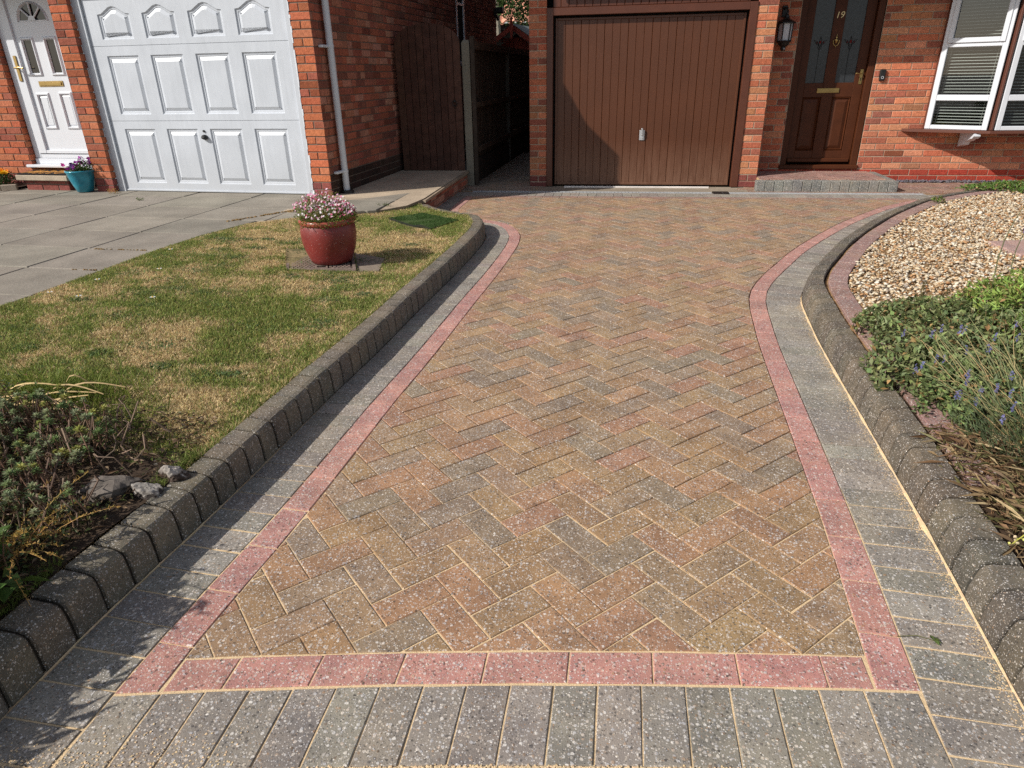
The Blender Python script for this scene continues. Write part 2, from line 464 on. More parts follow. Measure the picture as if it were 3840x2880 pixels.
def area(p): return .5 * sum(p[i][0] * p[(i + 1) % len(p)][1] - p[(i + 1) % len(p)][0] * p[i][1] for i in range(len(p)))

def inset(poly, d):
    q = list(poly); n = len(poly)
    out = list(poly)
    for i in range(n):
        a, b = poly[i], poly[(i + 1) % n]
        l = math.hypot(b[0] - a[0], b[1] - a[1])
        if l < 1e-6: continue
        nx, ny = -(b[1] - a[1]) / l, (b[0] - a[0]) / l
        out = clip(out, (a[0] + nx * d, a[1] + ny * d), (nx, ny))
        if len(out) < 3: return []
    return out

def clean(p, e=.003):
    out = []
    for q in p:
        if not out or math.hypot(q[0] - out[-1][0], q[1] - out[-1][1]) > e: out.append(q)
    while len(out) > 2 and math.hypot(out[0][0] - out[-1][0], out[0][1] - out[-1][1]) <= e: out.pop()
    return out

def block(mb, poly, col, joint=.0022, z=0., cham=.002, depth=.035, tilt=.0008):
    if area(poly) < 0: poly = poly[::-1]
    poly = clean(poly)
    if len(poly) < 3: return
    a = clean(inset(poly, joint * random.uniform(.55, 1.2)))
    if len(a) < 3 or area(a) < .00012: return
    # per-vertex mitred chamfer so that the rings keep the same vertex count
    n = len(a); b = []
    for i in range(n):
        p0, p1, p2 = a[i - 1], a[i], a[(i + 1) % n]
        e1 = (p1[0] - p0[0], p1[1] - p0[1]); e2 = (p2[0] - p1[0], p2[1] - p1[1])
        l1, l2 = math.hypot(*e1), math.hypot(*e2)
        n1 = (-e1[1] / l1, e1[0] / l1); n2 = (-e2[1] / l2, e2[0] / l2)
        k = cham / max(.35, 1 + n1[0] * n2[0] + n1[1] * n2[1])
        b.append((p1[0] + (n1[0] + n2[0]) * k, p1[1] + (n1[1] + n2[1]) * k))
    cx = sum(p[0] for p in a) / n; cyy = sum(p[1] for p in a) / n
    tx, ty, tz = random.uniform(-1, 1) * tilt * 8, random.uniform(-1, 1) * tilt * 8, z + random.uniform(-1, 1) * tilt
    hz = lambda p: tz + (p[0] - cx) * tx + (p[1] - cyy) * ty
    jit = lambda p: (p[0] + random.uniform(-.0008, .0008), p[1] + random.uniform(-.0008, .0008))
    a = [jit(p) for p in a]
    vs = [(p[0], p[1], hz(p) - depth) for p in a] + [(p[0], p[1], hz(p) - cham) for p in a] + [(p[0], p[1], hz(p)) for p in b]
    fs = [(i, (i + 1) % n, n + (i + 1) % n, n + i) for i in range(n)] + [(n + i, n + (i + 1) % n, 2 * n + (i + 1) % n, 2 * n + i) for i in range(n)] + [tuple(range(2 * n, 3 * n))]
    mb.mesh(vs, fs, col)

# ------------------------------------------------------------------ driveway
BR_COLS = [S(158, 128, 96), S(152, 122, 90), S(160, 124, 94), S(150, 124, 98), S(144, 122, 99), S(138, 120, 100), S(156, 120, 92), S(154, 126, 94), S(158, 119, 95)]
GREY = S(140, 133, 124); RED = S(180, 131, 122)
def hb_col():
    return vary(random.choice(BR_COLS), .08, .025)

drive = MB()
def herring(mb, keep, x0, x1, y0, y1, ang=math.radians(43.8), O=(-.839, 1.139), pitch=.0995, cols=hb_col, z=0):
    e1 = np.array((math.cos(ang), math.sin(ang))); e2 = np.array((-math.sin(ang), math.cos(ang))); O = np.array(O)
    R = 120
    for a in range(-R, R):
        for b_ in range(-R, R):
            i, j = a + 2 * b_, a - 2 * b_
            c = O + (e1 * i + e2 * j) * pitch
            if not (x0 - .3 < c[0] < x1 + .3 and y0 - .3 < c[1] < y1 + .3): continue
            for (ax, ay, bx, by) in ((0, 0, 2, 1), (2, -1, 3, 1)):
                q = [c + (e1 * u + e2 * v) * pitch for u, v in ((ax, ay), (bx, ay), (bx, by), (ax, by))]
                poly = keep([tuple(p) for p in q])
                if poly and len(poly) >= 3: block(mb, poly, cols(), z=z)

def keep_drive(poly):
    c = np.mean(poly, axis=0)
    p, t, d = LC.near(c)
    side = t[0] * (c[1] - p[1]) - t[1] * (c[0] - p[0])
    if side > 0 and d > .18: return None
    if d < .3: poly = clip(poly, p, (t[1], -t[0]))
    p, t, d = RC.near(c)
    side = t[0] * (c[1] - p[1]) - t[1] * (c[0] - p[0])
    if side < 0 and d > .18: return None
    if len(poly) < 3: return None
    if d < .3: poly = clip(poly, p, (-t[1], t[0]))
    if len(poly) < 3: return None
    y = frontY(c[0]) + .103; sl = .130 - .06 * c[0]
    poly = clip(poly, (c[0], y), (-sl, 1))
    if len(poly) < 3: return None
    poly = clip(poly, (0, 7.98), (0, -1))
    return poly if len(poly) >= 3 else None
herring(drive, keep_drive, -1.9, 3.3, 1.0, 8.0)

def course(mb, curve, s0, s1, offA, offB, length, colf, joint=.0022, phase=0, stop=None, **kw):
    n = max(1, round((s1 - s0) / length)); st = (s1 - s0) / n
    for i in range(n):
        a, b_ = s0 + i * st, s0 + (i + 1) * st
        q = [curve.at(a, offA), curve.at(b_, offA), curve.at(b_, offB), curve.at(a, offB)]
        q = [tuple(p) for p in q]
        if stop:
            q = stop(q)
            if not q or len(q) < 3: continue
        block(mb, q, colf(), joint, **kw)

rc = lambda: vary(RED, .08, .025)
gc = lambda: vary(random.choice([GREY, S(135, 128, 120), S(145, 138, 129)]), .08, .03)
bk_stop = lambda q: clip(q, (0, 8.02), (0, -1))
# red columns down both sides, starting at the grey front course
sL = LC.s_at_y(1.0); sR = RC.s_at_y(frontY(.66))
fr_stop = lambda q: clip(clip(q, (np.mean(q, axis=0)[0], frontY(np.mean(q, axis=0)[0]) + .002), (-.13 + .06 * np.mean(q, axis=0)[0], 1)), (0, 8.02), (0, -1)) if np.mean(q, axis=0)[1] < 1.6 else clip(q, (0, 8.02), (0, -1))
course(drive, LC, LC.s_at_y(.93), LC.len, 0, .1, .2025, rc, stop=fr_stop)
endR = RC.s_at_y(7.98)
course(drive, RC, RC.s_at_y(1.21), endR, 0, -.1, .2025, rc, stop=fr_stop)
# grey bands between the red and the kerbs
course(drive, LC, .02, LC.len, .1, .308, .1025, gc, joint=.0028)
course(drive, RC, .02, RC.s_at_y(7.78), -.1, -.308, .1025, gc, joint=.0028, stop=bk_stop)
# front courses
def strip(mb, xs, ya, yb, colf, xl=None):
    for a, b_ in zip(xs[:-1], xs[1:]):
        block(mb, [(a, frontY(a) + ya), (b_, frontY(b_) + ya), (b_, frontY(b_) + yb), (a, frontY(a) + yb)], colf())
xs = [-1.022, -.882] + [-.882 + .2035 * k for k in range(1, 8)] + [.645]
strip(drive, xs, .002, .101, rc)
xs = [-1.131] + [-1.118 + .1 + .1022 * k for k in range(0, 17)] + [.741]
skirt = lambda x: -.2035 + .011 * 0
strip(drive, xs, -.2105, -.002, gc)
# row in front of the drain and its pink course, and threshold row
def row(mb, x0, x1, y0, y1, ln, colf, keep=None, z=0):
    n = round((x1 - x0) / ln); st = (x1 - x0) / n
    for i in range(n):
        q = [(x0 + i * st, y0), (x0 + (i + 1) * st, y0), (x0 + (i + 1) * st, y1), (x0 + i * st, y1)]
        if keep: q = keep(q)
        if q and len(q) >= 3: block(mb, q, colf(), z=z)
def keep_row(poly):
    c = np.mean(poly, axis=0); p, t, d = RC.near(c)
    side = t[0] * (c[1] - p[1]) - t[1] * (c[0] - p[0])
    if c[0] > 1:
        n_ = np.array((-t[1], t[0])); pp = p - n_ * .3
        if ((c - pp) @ n_) < -.15: return None
        return clip(poly, pp, n_)
    return poly
row(drive, -2.0, 3.6, 8.09, 8.33, .1025, gc, keep_row)
row(drive, -1.71, 3.2, 7.985, 8.086, .2025, lambda: vary(S(146, 112, 100), .08), keep_row)
# far paths: right of the drain along the house, and the alley at the left
cols_path = lambda: vary(random.choice([S(140, 104, 92), S(132, 98, 84), S(140, 112, 92)]), .1)
def keep_path(poly):
    c = np.mean(poly, axis=0)
    poly = clip(poly, (0, 8.47), (0, 1))
    if len(poly) < 3: return None
    poly = clip(poly, (0, 9.29), (0, -1))
    if len(poly) < 3 or c[0] < 1.5: return None
    return keep_row(poly)
herring(drive, keep_path, 1.6, 6, 8.4, 9.3, cols=cols_path, ang=0, O=(1.6, 8.45))
cols_alley = lambda: vary(random.choice([S(134, 118, 100), S(126, 112, 96), S(140, 118, 100)]), .1)
def keep_alley(poly):
    c = np.mean(poly, axis=0)
    if c[0] < -2.05 or c[0] > -.95 or c[1] > 12.8: return None
    return clip(poly, (0, 8.46), (0, 1))
herring(drive, keep_alley, -2.0, -1.0, 8.4, 12.8, cols=cols_alley, O=(-1.5, 8.5))
# concrete threshold under the garage door
thr = MB()
thr.bbox((-1.0, 8.455, -.05), (2.72, 0, 0), (0, .42, 0), (0, 0, .045), .006, S(150, 138, 122))
thr.bbox((-.70, 8.76, -.01), (1.78, 0, 0), (0, .03, 0), (0, 0, .022), .003, S(214, 206, 200))
# sand bed with raised joints near the camera and piles along the kerb
xs_ = np.linspace(-2.1, 4.6, 68); ys_ = np.concatenate([np.linspace(.55, 3, 60), np.linspace(3.1, 12.8, 60)])
def hn(x, y, s=1.0):
    return math.sin(x * 7.3 * s + 1.7 * math.sin(y * 5.1 * s)) * math.cos(y * 6.1 * s + 1.3 * math.sin(x * 4.7 * s))
GV = []; 
for y in ys_:
    for x in xs_:
        near = max(0, min(1, (3.4 - y) / 1.6))
        GV.append((x, y, -.0125 + .0095 * near + .0012 * hn(x, y, 2.2)))
fs = []; nx = len(xs_); cols = []
for j in range(len(ys_) - 1):
    for i in range(nx - 1):
        fs.append((j * nx + i, j * nx + i + 1, (j + 1) * nx + i + 1, (j + 1) * nx + i))
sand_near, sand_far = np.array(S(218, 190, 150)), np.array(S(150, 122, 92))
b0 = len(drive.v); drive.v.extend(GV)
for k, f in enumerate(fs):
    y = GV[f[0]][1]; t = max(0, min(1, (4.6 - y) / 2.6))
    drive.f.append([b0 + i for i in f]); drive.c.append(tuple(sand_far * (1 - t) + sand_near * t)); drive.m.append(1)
def sand_fillet(curve, s0, s1, off, sgn, wid, hgt):
    n = int((s1 - s0) / .02); prev = None
    for i in range(n + 1):
        u = s0 + (s1 - s0) * i / n
        e = min(1, i / 12, (n - i) / 12)
        k = e * (.45 + .35 * abs(math.sin(u * 3.1) * math.cos(u * 7.7 + 1)) + .18 * math.sin(u * 31) * math.sin(u * 5) + .25 * random.random() - .1)
        a = curve.at(u, off); b = curve.at(u, off - sgn * wid * k); c = curve.at(u, off - sgn * wid * k * .5)
        cur = ((a[0], a[1], hgt * k), (c[0], c[1], hgt * k * .55), (b[0], b[1], -.004))
        if prev:
            for q in range(2):
                drive.face((prev[q], cur[q], cur[q + 1], prev[q + 1]), vary(tuple(sand_near), .06), 1)
        prev = cur
sand_fillet(RC, RC.s_at_y(1.1), RC.s_at_y(4.5), -.309, -1, .016, .006)
sand_fillet(LC, LC.s_at_y(.9), LC.s_at_y(1.9), .309, 1, .006, .004)
# thin sand swept over the near left corner, sparse grains elsewhere
for i in range(1900):
    x = -1.45 + 2.3 * random.random() ** 1.6
    y = frontY(x) - .216 + abs(random.gauss(0, .003 if x > -.75 else .05)); r = random.uniform(.0008, .0026)
    drive.mesh([(x - r, y - r, .0012), (x + r, y - r * .6, .0012), (x + r * .7, y + r, .0012), (x - r * .8, y + r, .0012), (x, y, .0012 + r * .35)], [(0, 1, 4), (1, 2, 4), (2, 3, 4), (3, 0, 4)], vary(tuple(sand_near), .1), 1)
for i in range(2600):
    u_ = random.uniform(RC.s_at_y(1.1), RC.s_at_y(4.2)); p_ = RC.at(u_, -.300 + abs(random.gauss(0, .016))); x, y = p_; r = random.uniform(.0006, .0022)
    drive.mesh([(x - r, y - r, .001), (x + r, y - r * .6, .001), (x + r * .7, y + r, .001), (x - r * .8, y + r, .001), (x, y, .001 + r * .3)], [(0, 1, 4), (1, 2, 4), (2, 3, 4), (3, 0, 4)], vary(tuple(sand_near), .1), 1)
o = drive.build('driveway', [M['paver'], M['sand']]); tag(o, kind='structure')
o = thr.build('threshold', M['conc']); tag(o, kind='structure')

# kerbs
def kerb(curve, s0, s1, off, sgn, prof, tint=1.):
    mb = MB()
    core = [(.006 + d * .9, z - .007) for d, z in prof]; prev = None; ns = int((s1 - s0) / .05)
    for i in range(ns + 1):
        u = s0 + .01 + (s1 - s0 - .02) * i / ns; cur = [(*curve.at(u, off + sgn * d), z) for d, z in core]
        if prev:
            for k in range(len(core) - 1):
                q = (prev[k], cur[k], cur[k + 1], prev[k + 1]); mb.face(q if sgn > 0 else q[::-1], S(46, 40, 32), 1)
        prev = cur
    n = round((s1 - s0) / .1015); st = (s1 - s0) / n
    for i in range(n):
        c = vary(random.choice([S(116, 108, 95), S(108, 102, 91), S(122, 113, 99), S(112, 103, 90)]), .12, .03); c = tuple(x * tint for x in c)
        near_ = 1.2 if (off > 0 and s0 + i * st < 1.6) else 1; g = random.uniform(.0018, .0034) * near_; dz = random.uniform(-.0018, .0018) * near_; dd = random.uniform(-.0015, .0015)
        ss = [s0 + i * st + g, s0 + i * st + g + .004 * near_, s0 + (i + .5) * st, s0 + (i + 1) * st - g - .004 * near_, s0 + (i + 1) * st - g]
        rings = []
        for k, u in enumerate(ss):
            sh = .0032 if k in (0, 4) else 0
            rg = []
            for d, z in prof:
                dc = .056 + (d - .056) * (1 - sh / .056); zz = z - sh * (1 if z > 0 else 0) + dz
                p = curve.at(u, off + sgn * (dc + dd)); rg.append((p[0], p[1], zz))
            rings.append(rg)
        m = len(prof); vs = [q for r in rings for q in r]; fs = []
        fd_ = []
        for a in range(4):
            for k in range(m - 1):
                q = (a * m + k, (a + 1) * m + k, (a + 1) * m + k + 1, a * m + k + 1)
                (fd_ if a in (0, 3) else fs).append(q if sgn > 0 else q[::-1])
        fd_.append(tuple(range(m)) if sgn > 0 else tuple(reversed(range(m))))
        fd_.append(tuple(reversed(range(4 * m, 5 * m))) if sgn > 0 else tuple(range(4 * m, 5 * m)))
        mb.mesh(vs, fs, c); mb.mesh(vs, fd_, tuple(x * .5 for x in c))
    return mb
sKe = None
for u in np.linspace(0, LC.len, 600):
    p = LC.at(u, .36)
    if p[1] > 6.3 and p[0] < -1.95: sKe = u; break
kb = kerb(LC, .05, sKe, .311, 1, [(0, -.03), (.004, .06), (.009, .098), (.014, .111), (.023, .119), (.040, .124), (.107, .128), (.111, .123), (.112, -.02)])
o = kb.build('kerb', [M['kerb'], M['soil']]); tag(o, kind='structure')
kb = kerb(RC, .05, RC.len - .05, -.311, -1, [(0, -.03), (.003, .04), (.012, .085), (.017, .101), (.025, .111), (.040, .117), (.107, .123), (.111, .117), (.112, -.02)], .64)
o = kb.build('kerb', [M['kerb'], M['soil']]); tag(o, kind='structure')

# pink sett edging behind the right-hand kerb
ed = MB()
course(ed, RC, RC.s_at_y(2.0), RC.len - .1, -.445, -.555, .2025, lambda: vary(S(150, 116, 110), .08, .04), z=.119, depth=.06)
o = ed.build('edging', M['paver']); tag(o, kind='structure')

# ------------------------------------------------------------------ ground, street
g = MB()
g.face([(-80, -80, -.05), (80, -80, -.05), (80, 80, -.05), (-80, 80, -.05)], S(120, 116, 108))
o = g.build('ground', M['conc']); tag(o, kind='structure')
g = MB()
g.face([(-30, -6, -.03), (30, -6, -.03), (30, .93, -.012), (-30, .93 , -.012)], S(92, 90, 88))
xp = np.linspace(-2.2, 4.0, 40)
for a, b_ in zip(xp[:-1], xp[1:]):
    ya, yb = frontY(max(-1.2, min(1.0, a))) - .222, frontY(max(-1.2, min(1.0, b_))) - .222
    if a < -1.12: ya = yb = .60
    if a > .72: ya = yb = .60
    g.face([(a, .2, -.003), (b_, .2, -.003), (b_, yb, -.003), (a, ya, -.003)], S(86, 84, 80))
pv = g.build('pavement', M['conc']); tag(pv, kind='structure')

# ------------------------------------------------------------------ lawn, slabs, beds (ground sheets)
def vnoise(x, y, seed=0):
    x = np.asarray(x, float); y = np.asarray(y, float)
    xi = np.floor(x).astype(int); yi = np.floor(y).astype(int); fx = x - xi; fy = y - yi
    fx = fx * fx * (3 - 2 * fx); fy = fy * fy * (3 - 2 * fy)
    def h(a, b):
        n = (a * 374761393 + b * 668265263 + seed * 974711) & 0x7fffffff
        n = ((n ^ (n >> 13)) * 1274126177) & 0x7fffffff
        return ((n ^ (n >> 16)) & 0xffff) / 65535.0
    return (h(xi, yi) * (1 - fx) + h(xi + 1, yi) * fx) * (1 - fy) + (h(xi, yi + 1) * (1 - fx) + h(xi + 1, yi + 1) * fx) * fy
def fbm(x, y, seed=0, o=4):
    s = 0; a = .5; t = 0
    for k in range(o):
        s = s + a * vnoise(x * 2 ** k, y * 2 ** k, seed + k); t += a; a *= .5
    return s / t

def lawn_z(x, y):
    t = np.clip((-1.45 - x) / 1.7, 0, 1)
    return .112 + .058 * t * t * (3 - 2 * t) + .012 * (fbm(x * 1.3, y * 1.3, 5) - .5) * np.clip((-1.42 - x) / .3, 0, 1)
# lawn outline (kerb side, apron side, slab side, bed side)
kb_line = [LC.at(u, .43) for u in np.linspace(LC.s_at_y(1.0), sKe, 90)]
LAWN = [tuple(p) for p in kb_line] + [(-2.06, 6.49), (-2.2, 6.29), (-2.43, 6.07), (-2.85, 5.8), (-3.18, 5.48), (-3.32, 5.0), (-3.38, 4.5), (-3.40, 3.9), (-3.44, 3.2), (-3.5, 2.4), (-3.4, 1.5), (-2.6, .6), (-1.5, .6)]
LAWN = np.array(LAWN)
def inside(px, py, poly):
    px = np.asarray(px); py = np.asarray(py); r = np.zeros(px.shape, bool); n = len(poly); j = n - 1
    for i in range(n):
        xi, yi = poly[i]; xj, yj = poly[j]
        c = ((yi > py) != (yj > py)) & (px < (xj - xi) * (py - yi) / (yj - yi + 1e-12) + xi)
        r ^= c; j = i
    return r
def bed_t(x, y):
    """0 = lawn, 1 = planted bed at the near left"""
    e = 1.98 + .33 * (-1.9 - x) + .10 * (fbm(x * 4, y * 4, 9) - .5)
    return np.clip((e - y) / .10, 0, 1)
def sheet(name, poly, zf, step, cf, mat, kind='structure'):
    poly = np.array(poly); x0, y0 = poly.min(0); x1, y1 = poly.max(0)
    xs = np.arange(x0, x1 + step, step); ys = np.arange(y0, y1 + step, step)
    X, Y = np.meshgrid(xs, ys); ins = inside(X, Y, poly)
    # snap outside neighbours on to the outline
    P = np.stack([X, Y], -1)
    A = poly; B = np.roll(poly, -1, 0)
    def snap(q):
        d = B - A; t = np.clip(((q - A) * d).sum(1) / ((d * d).sum(1) + 1e-12), 0, 1); c = A + d * t[:, None]
        k = np.hypot(*(c - q).T).argmin(); return c[k]
    idx = -np.ones(X.shape, int); V = []; F_ = []; Cc = []
    use = np.zeros(X.shape, bool)
    cell = ins[:-1, :-1] | ins[1:, :-1] | ins[:-1, 1:] | ins[1:, 1:]
    for a, b_ in ((0, 0), (1, 0), (0, 1), (1, 1)):
        use[a:a + cell.shape[0], b_:b_ + cell.shape[1]] |= cell
    for i, j in zip(*np.nonzero(use)):
        q = P[i, j] if ins[i, j] else snap(P[i, j])
        idx[i, j] = len(V); V.append((q[0], q[1], float(zf(q[0], q[1]))))
    for i, j in zip(*np.nonzero(cell)):
        f = [idx[i, j], idx[i, j + 1], idx[i + 1, j + 1], idx[i + 1, j]]
        F_.append(f); Cc.append(cf(X[i, j], Y[i, j]))
    o = raw_mesh(name, V, [k for f in F_ for k in f], [4] * len(F_), Cc, [mat], None, None, True)
    return tag(o, kind=kind)
STRAW, GREEN, EARTH = np.array(S(206, 180, 132)), np.array(S(122, 124, 74)), np.array(S(70, 56, 44))
def green_amt(x, y):
    a = fbm(x * 2.1 + 3, y * 2.1, 21, 4); b = fbm(x * 7, y * 7, 33, 3); c = fbm(x * 24, y * 24, 51, 2)
    g_ = (a - .5) * 3.0 + (b - .5) * 2.2 + (c - .5) * 1.1 + .40
    g_ = g_ + .22 * np.exp(-((x + 2.2) ** 2 / 1.2 + (y - 3.3) ** 2 / .6)) - .42 * np.exp(-((y - 5.3) / .8) ** 2) - .25 * np.exp(-((x + 1.75) ** 2 / .08 + (y - 2.45) ** 2 / .1))
    edge = np.interp(y, LC.p[:180, 1], LC.p[:180, 0]) - .43 - x
    g_ = g_ + .38 * np.exp(-(edge / .14) ** 2) * np.clip((5.4 - y) / 1.0, 0, 1)
    return np.clip(.44 + (g_ - .47) * .85, .04, .93)
def lawn_col(x, y):
    g_ = float(green_amt(np.array([x]), np.array([y]))[0]); bt = float(bed_t(x, y))
    c = (STRAW * .5) * (1 - g_) + (GREEN * .4) * g_
    bare = math.exp(-((x + 1.62) ** 2 / .02 + (y - 5.42) ** 2 / .012))
    c = c * (1 - bare) + np.array(S(120, 96, 70)) * bare
    return tuple(c * (1 - bt) + EARTH * bt)
sheet('lawn', LAWN, lambda x, y: lawn_z(x, y) - .004 + .03 * float(bed_t(x, y)) * fbm(x * 6, y * 6, 3), .055, lawn_col, M['soil'])

# neighbour's concrete slab drive
mb = MB()
slz = lambda x, y: .172
def slab(mb, poly, col, z, th=.04):
    block(mb, poly, col, joint=.006, z=z, cham=.006, depth=th, tilt=.0006)
ux, uy = np.array((.9985, -.055)), np.array((.05, .9987))
O_ = np.array((-3.07, 6.17))
LAWN_OUT = LAWN
SC = Curve([(-3.6, 1.0), (-3.5, 2.4), (-3.44, 3.2), (-3.40, 3.9), (-3.38, 4.5), (-3.32, 5.0), (-3.18, 5.48), (-2.85, 5.80), (-2.43, 6.07)])
for i in range(-7, 2):
    for j in range(-7, 3):
        q = [O_ + ux * (i + u) * .81 + uy * (j + v) * .565 for u, v in ((-1, 0), (0, 0), (0, 1), (-1, 1))]
        if (q[0][1] > 7.02 and q[0][0] > -6.2) or q[0][0] < -9 or q[0][0] > -2.75: continue
        if j == 1: q[2] = q[2] + uy * .17; q[3] = q[3] + uy * .17
        q = [tuple(p) for p in q]
        pn, t, d = SC.near(np.mean(q, axis=0))
        if (np.mean(q, axis=0) - pn) @ np.array((-t[1], t[0])) < -.25: continue
        if d < .6: q = clip(q, pn, (-t[1], t[0]))
        if len(q) >= 3: slab(mb, q, vary(random.choice([S(140, 132, 121), S(136, 129, 118), S(143, 136, 124)]), .03, .01), .172)
und = [(-9, 1.0)] + [tuple(p) for p in SC.p[::6]] + [(-2.43, 6.95), (-9, 7.4)]
mb.face([(a, b_, .150) for a, b_ in und], S(66, 56, 44))
o = mb.build('slab_driveway', M['conc']); tag(o, kind='structure')
# concrete apron and side ramp with brick edge
mb = MB()
zA = .172
RAMPC = S(182, 164, 142)
# top sheet: follows the house wall from the garage corner back to the gate
top = [(-2.06, 6.50, .158), (-1.985, 6.85, .168), (-1.968, 8.87, .19), (-2.83, 8.87, .19), (-2.96, 7.1, .178), (-2.985, 6.80, .176), (-3.15, 6.62, .176), (-3.15, 5.5, .166), (-2.85, 5.80, .160), (-2.43, 6.07, .158), (-2.2, 6.29, .158)]
mb.face(top, RAMPC)
for a, b_ in zip(top, top[1:] + top[:1]):
    mb.face([a, (a[0], a[1], -.05), (b_[0], b_[1], -.05), b_], S(150, 132, 112))
o = mb.build('ramp', M['conc']); tag(o, kind='structure')

# gravel bed ground
bedR = [tuple(RC.at(u, -.43)) for u in np.linspace(RC.s_at_y(.6), RC.len - .05, 80)] + [(7, 8.7), (7, .6)]
def bedR_z(x, y):
    return .10 + .02 * (fbm(x * 3, y * 3, 8) - .5)
def bedR_col(x, y):
    t = 1 if y < 2.9 + .35 * (x - 1.2) else 0
    return tuple(np.array(S(74, 58, 44)) * t + np.array(S(150, 120, 84)) * (1 - t))
sheet('flower_bed', bedR, bedR_z, .09, bedR_col, M['soil'])

# ------------------------------------------------------------------ brickwork
BROWN_BR = [S(194, 112, 80), S(202, 124, 90), S(186, 104, 74), S(206, 138, 102), S(192, 126, 88), S(170, 98, 76), S(150, 90, 74), S(198, 118, 86)]
WHITE_BR = [S(178, 96, 62), S(184, 102, 68), S(170, 90, 60), S(178, 108, 76), S(186, 108, 70), S(154, 86, 66), S(174, 98, 64)]
SIDE_BR = [S(172, 98, 74), S(178, 102, 76), S(162, 92, 74), S(180, 116, 92), S(136, 84, 70), S(170, 100, 80), S(186, 130, 108)]
ENGR = [S(166, 62, 44), S(158, 60, 42), S(172, 70, 50)]
PLUM = [S(132, 72, 66), S(140, 76, 68), S(126, 70, 66)]

def brick_wall(mb, P0, ud, nd_, L0, L1, z0, z1, cols, base=None, base_n=2, holes=(), bond='stretcher', phase=0., rel=.006):
    """bricks with their own faces standing proud of a recessed mortar bed; material 0 brick, 1 mortar"""
    P0 = np.array(P0, float); ud = np.array(ud, float); nd_ = np.array(nd_, float)
    def W(u, n, z): p = P0 + ud * u + nd_ * n; return (p[0], p[1], z)
    flip = (ud[0] * nd_[1] - ud[1] * nd_[0]) > 0     # orientation of u,z,n
    def quad(q, c, m): mb.face(q[::-1] if flip else q, c, m)
    nrow = int(math.ceil((z1 - z0) / .075 - 1e-6))
    for r in range(nrow):
        za = z0 + r * .075; zb = min(za + .075, z1)
        cells = []
        if bond == 'pillar':
            w_ = L1 - L0
            cells = [(L0, L1)] if r % 2 == 0 else [(L0, L0 + w_ / 2), (L0 + w_ / 2, L1)]
        else:
            ln = .225; st = L0 - ((phase + (.1125 if r % 2 else 0)) % ln)
            if bond == 'flemish' or bond == 'header':
                # random bats mixed in, as on a flank wall
                u = L0 - random.uniform(0, .2)
                while u < L1:
                    l = .1125 if random.random() < (.55 if (r % 3) else .3) else .225
                    a, b_ = max(u, L0), min(u + l, L1)
                    if b_ - a > .02: cells.append((a, b_))
                    u += l
            else:
                u = st
                while u < L1:
                    a, b_ = max(u, L0), min(u + ln, L1)
                    if b_ - a > .02: cells.append((a, b_))
                    u += ln
        for a, b_ in cells:
            parts = [(a, b_, za, zb)]
            for (h0, h1, hz0, hz1) in holes:
                nxt = []
                for (p, q, s, t) in parts:
                    if q <= h0 or p >= h1 or t <= hz0 or s >= hz1: nxt.append((p, q, s, t)); continue
                    if s < hz0 - .004: nxt.append((p, q, s, hz0)); 
                    if t > hz1 + .004: nxt.append((p, q, hz1, t))
                    s2, t2 = max(s, hz0), min(t, hz1)
                    if p < h0 - .004: nxt.append((p, h0, s2, t2))
                    if q > h1 + .004: nxt.append((h1, q, s2, t2))
                parts = nxt
            pal = base if (base and r < base_n) else cols
            c = desat(vary(random.choice(pal), .12, .04))
            if random.random() < .06 and pal is not base: c = tuple(x * .62 for x in c)
            for (p, q, s, t) in parts:
                quad([W(p, -rel, s), W(q, -rel, s), W(q, -rel, t), W(p, -rel, t)], (.4, .35, .3), 1)
                j = .005
                jt = lambda: random.uniform(-.0013, .0013)
                p2, q2, s2, t2 = p + j + jt() if p > L0 + .001 else p, q - j + jt() if q < L1 - .001 else q, s + j + jt(), t - j + jt()
                if q2 - p2 < .012 or t2 - s2 < .012: continue
                o1 = random.uniform(-.0012, .0016); ch = .0035
                cor = [(p2, s2), (q2, s2), (q2, t2), (p2, t2)]
                fr = [W(u + jt() + (ch if u == p2 else -ch), o1, z + jt() + (ch if z == s2 else -ch)) for u, z in cor]
                bk_ = [W(u, -rel - .001 if ch else 0, z) for u, z in cor]
                md = [W(u, o1 - ch, z) for u, z in cor]
                quad(fr, c, 0)
                for k in range(4):
                    k2 = (k + 1) % 4
                    quad([md[k], md[k2], fr[k2], fr[k]], c, 0); quad([bk_[k], bk_[k2], md[k2], md[k]], c, 0)

# ================================================================== HOUSE 19 (brown doors)
hb = thing('brick_house', (.2, 9.35, 0), 'red brick house with brown garage door, brown front door and white bay window', 'house')
D = 8.819; DW = 9.35
mb = MB()
brick_wall(mb, (0, D), (1, 0), (0, -1), -1.139, -.930, -.02, 2.33, [tuple(np.array(c) * .82) for c in BROWN_BR], [tuple(np.array(c) * .8) for c in PLUM], 2, bond='pillar')  # left pillar: same bricks darkened, its shade put into the colour
brick_wall(mb, (0, D), (1, 0), (0, -1), 1.422, 1.640, 0, 2.33, BROWN_BR, PLUM, 2, bond='pillar')
brick_wall(mb, (1.640, D), (0, 1), (1, 0), 0, DW - D, 0, 2.33, BROWN_BR, PLUM, 2)
brick_wall(mb, (-1.139, D), (0, 1), (-1, 0), 0, 8, -.02, 2.9, SIDE_BR, PLUM, 2)
brick_wall(mb, (0, DW), (1, 0), (0, -1), 1.64, 5.7, 0, 2.6, BROWN_BR, ENGR, 2, holes=[(2.0, 2.925, .158, 2.3), (3.66, 5.4, .60, 2.4)])
mb.build('wall', [M['brick'], M['mortar']], hb)
